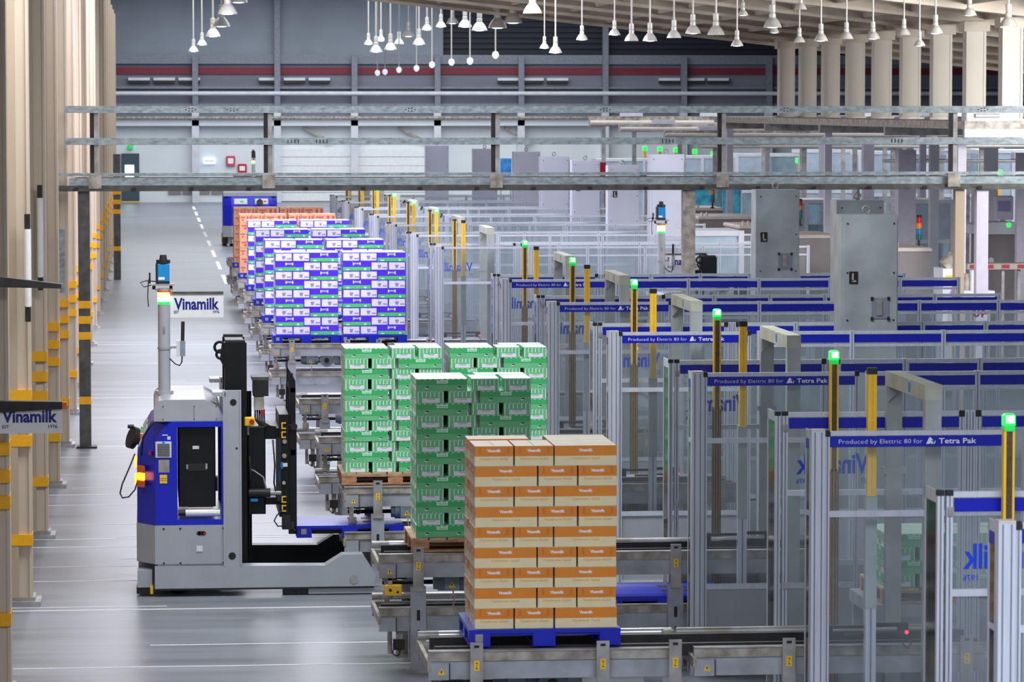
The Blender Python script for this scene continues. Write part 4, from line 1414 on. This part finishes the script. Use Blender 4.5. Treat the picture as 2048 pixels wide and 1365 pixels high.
    for k in range(5):
        o_ = .025 * k
        P('hose', MB(AO).tube([(1.14 + o_, N + .56 + o_, 2.0), (1.14 + o_, N + .54, 1.9 - .01 * k), (1.2 + o_, N + .54, 1.82), (1.32 + .01 * k, N + .55, 1.77 + .01 * k), (1.40, N + .58, 1.74)], .011, 'black_plastic'))
    P('hose', MB(AO).tube([(1.07, N + .4, 1.36), (1.12, N + .38, 1.34), (1.22, N + .38, 1.27), (1.25, N + .4, 1.15), (1.24, N + .42, 1.1)], .01, 'steel_grey'))
    P('hose', MB(AO).tube([(1.07, N + .4, 1.5), (1.08, N + .38, 1.3), (1.07, N + .4, 1.15)], .012, 'black_plastic'))
    P('cylinder_arm', MB(AO).cyl((1.06, N + .42, 1.09), (1.30, N + .42, 1.09), .05, 'dark_steel', 12).cyl((1.30, N + .42, 1.09), (1.42, N + .42, 1.09), .03, 'steel_grey', 10).box(1.08, 1.16, N + .36, N + .4, 1.0, 1.03, 'sensor_blue'))
    P('carriage_bar', MB(AO).box(1.24, 1.44, N + .5, Fr - .55, 1.68, 1.80, 'black_paint'))
    P('carriage_bar', MB(AO).box(1.24, 1.44, N + .5, Fr - .55, .95, 1.03, 'black_paint'))
    b = MB(AO).box(1.40, 1.505, N + .42, Fr - .5, .82, 1.96, 'black_paint')
    b.box(1.37, 1.42, N + .40, N + .5, 1.0, 1.7, 'black_plastic').box(1.43, 1.52, N + .4, N + .6, .68, .84, 'dark_steel').box(1.49, 1.56, N + .42, N + .6, .68, .76, 'dark_steel')
    fc = P('fork_carriage', b)
    m_ = MB(AO)
    for z in (1.86, 1.76, 1.04, .94):
        m_.box(1.425, 1.475, N + .405, N + .42, z, z + .012, 'yellow').box(1.425, 1.437, N + .405, N + .42, z - .05, z, 'yellow').box(1.425, 1.475, N + .405, N + .42, z - .06, z - .048, 'yellow')
    m_.obj('yellow_marks', fc)
    m_ = MB(AO).box(1.41, 1.44, N + .40, N + .42, 1.36, 1.43, 'sensor_blue').box(1.43, 1.49, N + .40, N + .42, 1.38, 1.42, 'machine_white').box(1.39, 1.41, N + .40, N + .42, 1.22, 1.34, 'sensor_blue')
    m_.cyl((1.46, N + .40, 1.66), (1.46, N + .42, 1.66), .025, 'steel_grey', 10).cyl((1.455, N + .40, 1.5), (1.455, N + .42, 1.5), .025, 'steel_dirty', 10).cyl((1.45, N + .40, 1.2), (1.45, N + .42, 1.2), .02, 'steel_grey', 10)
    m_.obj('valve_fittings', fc)
    P('cable', MB(AO).tube([(1.43, N + .41, .9), (1.37, N + .39, .84), (1.34, N + .39, .78), (1.38, N + .39, .72), (1.45, N + .40, .72)], .008, 'black_plastic'))
    P('cable', MB(AO).tube([(1.33, N + .42, 1.68), (1.35, N + .40, 1.4), (1.34, N + .40, 1.2), (1.38, N + .41, 1.0)], .01, 'black_plastic'))
    b = MB(AO)
    for y0 in (N + .48, N + .85, Fr - .62):
        b.box(1.51, 1.595, y0, y0 + .07, .70, 1.80, 'black_paint')
        b.prism([(1.525, 2.42), (1.585, 2.33), (1.585, 1.84), (1.51, 1.84)], 'y', y0, y0 + .05, 'black_paint')
    b.box(1.53, 1.58, N + .48, Fr - .55, 2.2, 2.25, 'black_paint').box(1.53, 1.58, N + .48, Fr - .55, 1.5, 1.56, 'black_paint').box(1.54, 1.57, N + .5, Fr - .57, .72, 1.8, 'black_paint')
    b.cyl((1.565, N + .46, 1.82), (1.565, N + .5, 1.82), .04, 'black_plastic', 12)
    P('load_backrest', b)
    for y0 in (N + .86, Fr - .74):
        P('fork', MB(AO).prism([(1.52, .575), (2.62, .575), (2.66, .59), (2.62, .61), (1.58, .615), (1.58, 1.1), (1.52, 1.1)], 'y', y0, y0 + .12, 'dark_steel'))
    # mast pole with scanner, lights, sign
    yp = N + .9
    P('pole', MB(AO).cyl((.14, yp, 2.16), (.14, yp, 3.34), .068, 'agv_light', 16).cyl((.14, yp, 2.16), (.14, yp, 2.2), .1, 'agv_light', 14).cyl((.14, yp, 2.66), (.14, yp, 2.69), .075, 'steel_grey', 14).box(.13, .15, yp - .08, yp - .06, 2.85, 2.92, 'steel_dirty'))
    bc = P('beacon', MB(AO).cyl((.14, yp, 3.235), (.14, yp, 3.30), .072, 'led_warm', 16).cyl((.14, yp, 3.30), (.14, yp, 3.32), .073, 'orange_lens', 16).cyl((.14, yp, 3.165), (.14, yp, 3.195), .072, 'led_green', 16).cyl((.14, yp, 3.195), (.14, yp, 3.235), .0715, 'led_core', 16))
    b = MB(AO).box(.0, .26, yp - .08, yp + .08, 3.375, 3.395, 'steel_grey')
    for x in (.03, .22):
        b.cyl((x, yp, 3.33), (x, yp, 3.375), .018, 'black_plastic', 8)
    b.box(.04, .24, yp - .05, yp + .05, 3.32, 3.34, 'steel_grey')
    P('scanner_bracket', b)
    sc_ = P('scanner', MB(AO).bbox(.065, .205, yp - .07, yp + .07, 3.41, 3.62, 'sensor_blue', .012).box(.05, .07, yp - .075, yp + .075, 3.40, 3.62, 'black_plastic').box(.065, .205, yp - .072, yp + .072, 3.395, 3.425, 'black_plastic'))
    MB(AO).cyl((.135, yp, 3.62), (.135, yp, 3.66), .078, 'black_plastic', 16).cyl((.135, yp, 3.66), (.135, yp, 3.715), .045, 'black_plastic', 14, .036).obj('scanner_head', sc_)
    MB(AO).box(.08, .15, yp - .074, yp - .07, 3.44, 3.47, 'print_white').obj('scanner_label', sc_)
    P('antenna_cable', MB(AO).tube([(.06, yp - .05, 3.42), (-.05, yp - .06, 3.43), (-.12, yp - .06, 3.41), (-.08, yp - .06, 3.36), (.0, yp - .06, 3.38)], .006, 'black_plastic').tube([(-.01, yp - .06, 3.5), (-.03, yp - .06, 3.42), (-.04, yp - .06, 3.25), (-.03, yp - .06, 3.14)], .006, 'black_plastic').box(-.025, -.005, yp - .08, yp - .05, 3.40, 3.52, 'black_plastic'))
    sg = P('sign_board', MB(AO).box(.209, .802, yp - .015, yp + .0, 3.015, 3.285, 'white_paint').box(.2, .802, yp - .03, yp + .015, 3.28, 3.305, 'galvanised_dark'))
    b = MB(AO)
    b.text('Vinamilk', (.252, yp - .017, 3.100), (1, 0, 0), (0, 0, 1), .50, .135, 'print_navy', .03)
    b.text('EST', (.252, yp - .017, 3.06), (1, 0, 0), (0, 0, 1), .055, .032, 'print_navy', .02)
    b.text('1976', (.685, yp - .017, 3.06), (1, 0, 0), (0, 0, 1), .07, .032, 'print_navy', .02)
    b.obj('lettering', sg)
    P('sign_marker', MB(AO).box(.2, .235, yp - .035, yp - .03, 3.283, 3.303, 'orange_lens'))
    P('radio_box', MB(AO).box(.20, .28, yp - .02, yp + .02, 2.67, 2.695, 'steel_grey').box(.275, .315, yp - .05, yp + .05, 2.58, 2.76, 'machine_white').box(.315, .375, yp - .05, yp + .05, 2.585, 2.755, 'motor_paint').cyl((.345, yp, 2.755), (.35, yp, 2.97), .02, 'black_plastic', 8))
    P('cable', MB(AO).tube([(.2, yp - .03, 2.56), (.26, yp - .04, 2.50), (.31, yp - .04, 2.48), (.335, yp - .04, 2.52), (.34, yp - .02, 2.6)], .008, 'black_plastic'))
    return t

tr = truck('driverless forklift with white lettered sign, setting down a blue pallet at left')
t = dup(tr, (9.82, 62.7, 0), 'driverless forklift mostly hidden behind the fences, scanner mast showing')
for ch in t.children:
    if ch.name.startswith(('sign_board', 'sign_marker')):
        ch.location.z -= .50
dup(tr, (3.85, 141.0, 0), 'distant blue forklift facing the camera behind the tan stacks', None, math.pi / 2)
pallet(1.6, 40.29, .55, 'empty blue pallet on the forks of the nearest forklift')

# ------------------------------------------------------------------ machine hall behind the lanes
def housing(x0, x1, y0, d, z0, z1, lab):
    t = thing('machine_housing', lab, 'machine', (x0, y0, 0), 'brown-grey machine housings')
    w_ = x1 - x0
    MB().box(0, w_, 0, d, z0, z1 - .07, 'machine_brown').obj('body', t)
    MB().bbox(-.03, w_ + .03, -.03, d + .03, z1 - .07, z1, 'machine_edge', .02).obj('top_edge', t)
    for ax in (.05, w_ - .15):
        for ay in (.05, d - .15):
            MB().box(ax, ax + .1, ay, ay + .1, 0, z0, 'steel_grey').obj('leg', t)
    b = MB()
    for k in range(2):
        b.cyl((.1 + k * .12, .2, z1), (.1 + k * .12, .2, z1 + .09), .03, 'machine_edge', 8)
    b.obj('valve', t)

for px0, px1, py, Y, h, nm in ((1381, 1446, 416, 92, 1.5, 'leftmost of the row, under the cyan posters'), (1398, 1516, 433, 86, 1.6, 'second from left, below the cyan posters'),
                               (1480, 1530, 451, 80, 1.4, 'half hidden by the left grey cabinet'), (1560, 1672, 470, 74, 1.7, 'between the grey cabinets'),
                               (1776, 1861, 496, 68.5, 1.5, 'right of the nearest grey cabinet')):
    xa, z = spot(px0, py, Y)
    xb, _ = spot(px1, py, Y)
    housing(xa, xb, Y, 2.2, max(.4, z - h), z, 'brown-grey machine housing ' + nm)

def tower(px, py0, py1, Y, lab):
    x, z1 = spot(px, py0, Y)
    _, z0 = spot(px, py1, Y)
    t = thing('signal_tower', lab, 'lamp', (x, Y, z0), 'signal towers')
    h = z1 - z0
    r = .055
    MB().cyl((0, 0, 0), (0, 0, h * .25), r * .4, 'dark_steel', 8).cyl((0, 0, .0), (0, 0, .03), r, 'dark_steel', 10).obj('stem', t)
    for k, m_ in enumerate(('tower_green', 'tower_blue', 'tower_orange', 'red_plastic')):
        a = h * (.25 + .17 * k)
        MB().cyl((0, 0, a), (0, 0, a + h * .165), r, m_, 12).obj('lens', t)
    MB().cyl((0, 0, h * .93), (0, 0, h), r * .9, 'black_plastic', 12).obj('cap', t)
tower(1425, 370, 417, 91.5, 'striped signal tower in front of the cyan posters')
tower(1508, 382, 433, 86.5, 'striped signal tower just left of the left grey cabinet')
tower(1600, 398, 452, 80, 'striped signal tower just right of the left grey cabinet')
tower(1838, 430, 497, 69.4, 'striped signal tower standing right of the nearest grey cabinet')

def module(px0, px1, py0, Y, lab, glass, z0=0.0, d=2.0, m1='machine_white', m2='machine_blue'):
    """enclosed machine cell: frame posts, rails, panes and a kick panel"""
    x0, z1 = spot(px0, py0, Y)
    x1, _ = spot(px1, py0, Y)
    t = thing('machine_cell', lab, 'machine', (x0, Y, 0), 'pale machine cells in the background')
    w_ = x1 - x0
    n = max(1, round(w_ / 1.1))
    for k in range(n + 1):
        x = w_ * k / n
        MB().box(x - .05, x + .05, 0, .1, 0, z1, m1).obj('frame_post', t)
    for z in (z1 - .1, z1 * .62, z1 * .3):
        MB().box(0, w_, .01, .09, z, z + .1, m1).obj('rail', t)
    for k in range(n):
        a, b_ = w_ * k / n + .05, w_ * (k + 1) / n - .05
        MB().box(a, b_, .04, .06, z1 * .3 + .1, z1 * .62, m2 if (k % 2 or not glass) else 'window_glass').obj('panel', t)
        MB().box(a, b_, .04, .06, z1 * .62 + .1, z1 - .1, m2 if not (k % 2) or not glass else 'window_glass').obj('panel', t)
        MB().box(a, b_, .03, .06, .05, z1 * .3, m1).obj('kick_panel', t)
    MB().box(0, w_, .1, d, z1 - .12, z1, m1).obj('roof', t)
    MB().box(.05, w_ - .05, d * .5, d * .8, .2, z1 * .75, 'machine_brown').cyl((w_ * .5, d * .45, z1 * .3), (w_ * .5, d * .45, z1 * .7), .3, 'chrome', 12).obj('inner_machine', t)
    return t

cells = [(1060, 1190, 322, 150, 'first', 1), (1195, 1335, 318, 142, 'second', 1), (1340, 1470, 312, 134, 'third', 0), (1475, 1600, 308, 128, 'fourth', 1),
         (1604, 1720, 300, 122, 'fifth', 0), (1724, 1850, 303, 117, 'sixth', 1), (1854, 1960, 296, 112, 'seventh', 1), (1964, 2090, 300, 107, 'eighth', 0)]
for px0, px1, py, Y, o_, g_ in cells:
    module(px0, px1, py, Y, '%s pale machine cell from the left, seen below the bridge' % o_, g_)
module(1372, 1483, 462, 66.9, 'white glazed enclosure with red digits left of the left grey cabinet', True, d=1.6)
module(1536, 1690, 400, 97, 'pale blue machine cell between the grey cabinets', True, m2='machine_blue')
module(1800, 1905, 400, 92, 'pale teal machine cell right of the cabinets', True)

t = thing('poster_wall', 'cyan picture panels on the wall behind the machines', 'poster', (19.3, 104, 0))
for px0, px1, py1, m_ in ((1381, 1441, 424, 'poster_cyan'), (1443, 1481, 440, 'poster_cyan')):
    x0, z1 = spot(px0, 368, 104)
    x1, z0 = spot(px1, py1, 104)
    MB((19.3, 104, 0)).box(x0, x1, 104, 104.05, z0, z1, m_).box(x0 - .04, x0, 103.97, 104.05, 0, z1, 'machine_white').box(x1, x1 + .04, 103.97, 104.05, 0, z1, 'machine_white').obj('panel', t)
for px0, px1, py0, py1, Y, m_, lab in ((1001, 1023, 317, 362, 118, 'poster_blue', 'blue picture panel left of the lilac cabinets'), (1068, 1078, 318, 375, 112, 'red_mark', 'narrow red panel left of the first lilac cabinets'),
                                   (1130, 1139, 320, 392, 106, 'red_mark', 'narrow red panel between the lilac cabinets'), (1190, 1212, 325, 372, 100, 'print_red', 'red panel right of the lilac cabinets'),
                                   (1272, 1293, 345, 362, 88, 'green_deep', 'green panel above the lane fences right of the lilac cabinets')):
    x0, z1 = spot(px0, py0, Y)
    x1, z0 = spot(px1, py1, Y)
    t = thing('picture_panel', lab, 'poster', (x0, Y, z0))
    MB((x0, Y, z0)).box(x0, x1, Y, Y + .06, z0, z1, m_).obj('board', t)
    MB((x0, Y, z0)).box(x0, x0 + .04, Y + .06, Y + .1, 0, z1, 'steel_grey').box(x1 - .04, x1, Y + .06, Y + .1, 0, z1, 'steel_grey').obj('stand', t)

# cable trays and pipes over the machines
for i, (py, Y, px0, m_, r) in enumerate(((243, 115.4, 1180, 'steel_dirty', .16), (256, 110, 1240, 'steel_grey', .12), (268, 105, 1330, 'steel_dirty', .1), (292, 103, 1400, 'galvanised', .07), (238, 126, 1640, 'lilac_paint', .12), (322, 98, 1770, 'galvanised', .05))):
    x0, z = spot(px0, py, Y)
    t = thing('cable_tray', '%s overhead tray or pipe run from the top, behind the bridge at right' % ORD[i], 'pipe', (x0, Y, z), 'overhead runs behind the bridge')
    MB().box(0, 34 - x0, 0, .4, -r, r, m_).cyl((0, -.1, -r * .3), (34 - x0, -.1, -r * .3), r * .5, 'machine_edge', 8).obj('run', t)
    for k in range(int((34 - x0) / 2.6)):
        MB().box(.4 + k * 2.6, .52 + k * 2.6, .1, .22, -z, -r, 'steel_grey').obj('support', t)
        MB().box(1.0 + k * 2.6, 1.7 + k * 2.6, -.05, .3, r, r + .12 + .06 * (k % 3), ('lilac_paint', 'machine_white', 'steel_grey')[k % 3]).obj('junction_box', t)

for i, (px, w_, py, Y, m_) in enumerate(((1650, .25, 290, 100, 'machine_white'), (1738, .3, 285, 98, 'lilac_paint'), (1815, .42, 300, 84, 'lilac_paint'), (1870, .22, 290, 90, 'machine_white'), (1985, .3, 296, 90, 'machine_white'), (2044, .2, 306, 80, 'lilac_paint'))):
    x, z = spot(px, py, Y)
    t = thing('machine_column', '%s upright column from the left among the background machines' % ORD[i], 'column', (x, Y, 0), 'columns among the machines')
    MB().box(-w_ / 2, w_ / 2, 0, w_, .04, z, m_).obj('shaft', t)
    MB().box(-w_ / 2 - .08, w_ / 2 + .08, -.08, w_ + .08, 0, .04, 'steel_grey').obj('base_plate', t)

# far row of lit posts
for i, (px, py) in enumerate(((1290, 297), (1320, 298), (1352, 300), (1390, 303), (1427, 308), (1463, 310), (1506, 313), (1597, 321), (1825, 330), (1998, 347))):
    Y = 24.0 * 7245 / (px - 300) * .995 if px < 1700 else 110 - (px - 1800) * .03
    if Y > 104 and px > 1800:
        Y = 104
    x, z = spot(px, py, Y - 2.2)
    t = thing('lit_post', '%s far yellow post with green lamp from the left, under the bridge' % ORD[i], 'post', (x, Y - 2.2, 0), 'far yellow posts with green lamps')
    MB().box(-.05, .05, 0, .1, .02, z - 1.0, 'cabinet_grey').box(-.12, .12, -.08, .18, 0, .02, 'steel_grey').obj('stand', t)
    MB().box(-.06, .06, -.02, .1, z - 1.0, z - .1, 'yellow').obj('yellow_sleeve', t)
    MB().bbox(-.1, .1, -.05, .15, z - .1, z + .1, 'led_green', .03).obj('lamp', t)
x, z = spot(1530, 299, 120)
t = thing('lit_post', 'far grey post with red lamp under the bridge', 'post', (x, 120, 0))
MB().box(-.04, .04, 0, .08, 0, z - .12, 'steel_grey').obj('stand', t)
MB().bbox(-.1, .1, -.05, .15, z - .12, z + .12, 'led_red', .03).obj('lamp', t)

# capping machine, at the right edge
x0, z1 = spot(1966, 445, 84)
x1, z0 = spot(2036, 524, 84)
t = thing('capping_machine', 'grey machine with rounded silver top and lilac panel, at right edge', 'machine', (x0, 84, 0))
w_ = x1 - x0
MB().box(0, w_, 0, 1.2, .1, z1 - .25, 'machine_brown').obj('body', t)
MB().prism([(-.15, z1 - .28), (-.1, z1 - .08), (.05, z1), (w_ - .05, z1), (w_ + .05, z1 - .1), (w_ + .08, z1 - .28)], 'y', -.1, 1.2, 'machine_white').obj('top_cover', t)
MB().bbox(w_ * .42, w_ * .95, .3, .5, z1 + .05, z1 + .62, 'lilac_paint', .03).box(w_ * .62, w_ * .72, .35, .45, z1 - .02, z1 + .05, 'steel_grey').obj('display', t)
MB().box(w_ * .5, w_ * .86, .28, .3, z1 + .25, z1 + .5, 'print_grey').obj('screen', t)
MB().cyl((w_ * .7, -.12, z1 - .06), (w_ * .7, -.1, z1 - .06), .05, 'led_green', 10).obj('button', t)
MB().cyl((.2, -.02, z1 - .9), (.2, 0, z1 - .9), .07, 'machine_white', 10).obj('knob', t)

# infeed machine with violet lamp, below the lilac post
x0, z1 = spot(1886, 538, 66)
x1, z0 = spot(1992, 600, 66)
t = thing('infeed_machine', 'low white machine with a violet lamp behind the fences at right', 'machine', (x0, 66, 0))
w_ = x1 - x0
MB().box(0, w_ * .36, 0, .8, .1, z1, 'white_paint').obj('housing', t)
MB().cyl((w_ * .1, .3, z1), (w_ * .3, .3, z1 + .18), .17, 'steel_dirty', 14).obj('motor', t)
MB().box(w_ * .36, w_, .1, .7, z1 - .55, z1 - .42, 'machine_white').box(w_ * .4, w_ * .44, .2, .6, .1, z1 - .55, 'steel_grey').box(w_ * .9, w_ * .94, .2, .6, .1, z1 - .55, 'steel_grey').obj('belt_bed', t)
for k in range(4):
    MB().cyl((w_ * (.5 + .12 * k), .3, z1 - .42), (w_ * (.5 + .12 * k), .3, z1 - .1 + .06 * (k % 2)), .06, ('steel_dirty', 'machine_white', 'cream_warm', 'lilac_paint')[k], 10).obj('fitting', t)
MB().cyl((w_ * .24, -.02, z1 - .45), (w_ * .24, 0, z1 - .45), .1, 'led_purple', 12).obj('violet_lamp', t)
MB().box(w_ * .05, w_ * .2, -.004, 0, z1 - .25, z1 - .12, 'yellow').obj('label', t)
x0, z1 = spot(1935, 528, 74)
x1, _ = spot(2062, 528, 74)
t = thing('belt_conveyor', 'long low belt conveyor with red panels at the right edge', 'conveyor', (x0, 74, 0))
w_ = x1 - x0
MB().box(0, w_, 0, .6, z1 - .12, z1, 'machine_edge').obj('bed', t)
for k in range(4):
    MB().box(.05 + k * w_ / 4, w_ / 4 * (k + .65), -.01, 0, z1 - .1, z1 - .02, 'red_mark').obj('red_panel', t)
    MB().box(.1 + k * w_ / 4, .16 + k * w_ / 4, .2, .26, 0, z1 - .12, 'steel_grey').obj('leg', t)
x, z = spot(1948, 636, 47.8)
t = thing('number_sign', 'mirrored red number on a clear panel at the right, below a blue band', 'sign', (x, 47.86, z))
MB().box(-.35, .62, .004, .008, -.06, .2, 'polycarbonate').obj('panel', t)
MB().text('40', (.20, 0, 0), (-1, 0, 0), (0, 0, 1), .2, .13, 'print_red', .03).obj('lettering', t)
t = thing('notice_board', 'small grey board on the fourth cream column at left', 'board', (-1.3, 51.2, 2.4))
MB().box(.02, .1, 0, .03, .35, 1.25, 'galvanised').obj('board', t)

# mezzanine that carries the white roof columns
t = thing('mezzanine', 'grey mezzanine deck at right, behind the bridge, carrying white columns', 'platform', (15.0, 66, 4.85))
MB((15.0, 66, 4.85)).box(15.0, 26, 66.0, 96, 4.95, 5.1, 'steel_dirty').obj('deck', t)
for k in range(5):
    MB((15.0, 66, 4.85)).box(15.0, 26, 66 + 7.3 * k, 66.15 + 7.3 * k, 4.78, 4.95, 'steel_grey').obj('edge_beam', t)
for x in (15.2, 20.4, 25.4):
    for y in (67.4, 81.0, 95):
        MB((15.0, 66, 4.85)).box(x, x + .16, y, y + .16, 0, 4.78, 'lilac_paint').obj('support_post', t)
for i, (x, y, w_, h, m_) in enumerate(((14.95, 66.6, .9, .20, 'lilac_paint'), (17.0, 66.8, 1.3, .22, 'machine_white'), (18.6, 67.0, .8, .16, 'steel_dirty'), (19.9, 66.7, 1.5, .2, 'lilac_paint'))):
    t = thing('duct_box', '%s low box from the left on the mezzanine edge under the white columns' % ORD[i], 'box', (x, y - .5, 5.1), 'low boxes on the mezzanine edge')
    MB().bbox(.1 if i == 0 else 0, w_, 0, .4, 0, h, m_, .02).obj('casing', t)
    MB().cyl((w_ * .3, -.03, h * .5), (w_ * .8, -.03, h * .5), .04, 'chrome', 10).obj('pipe', t)
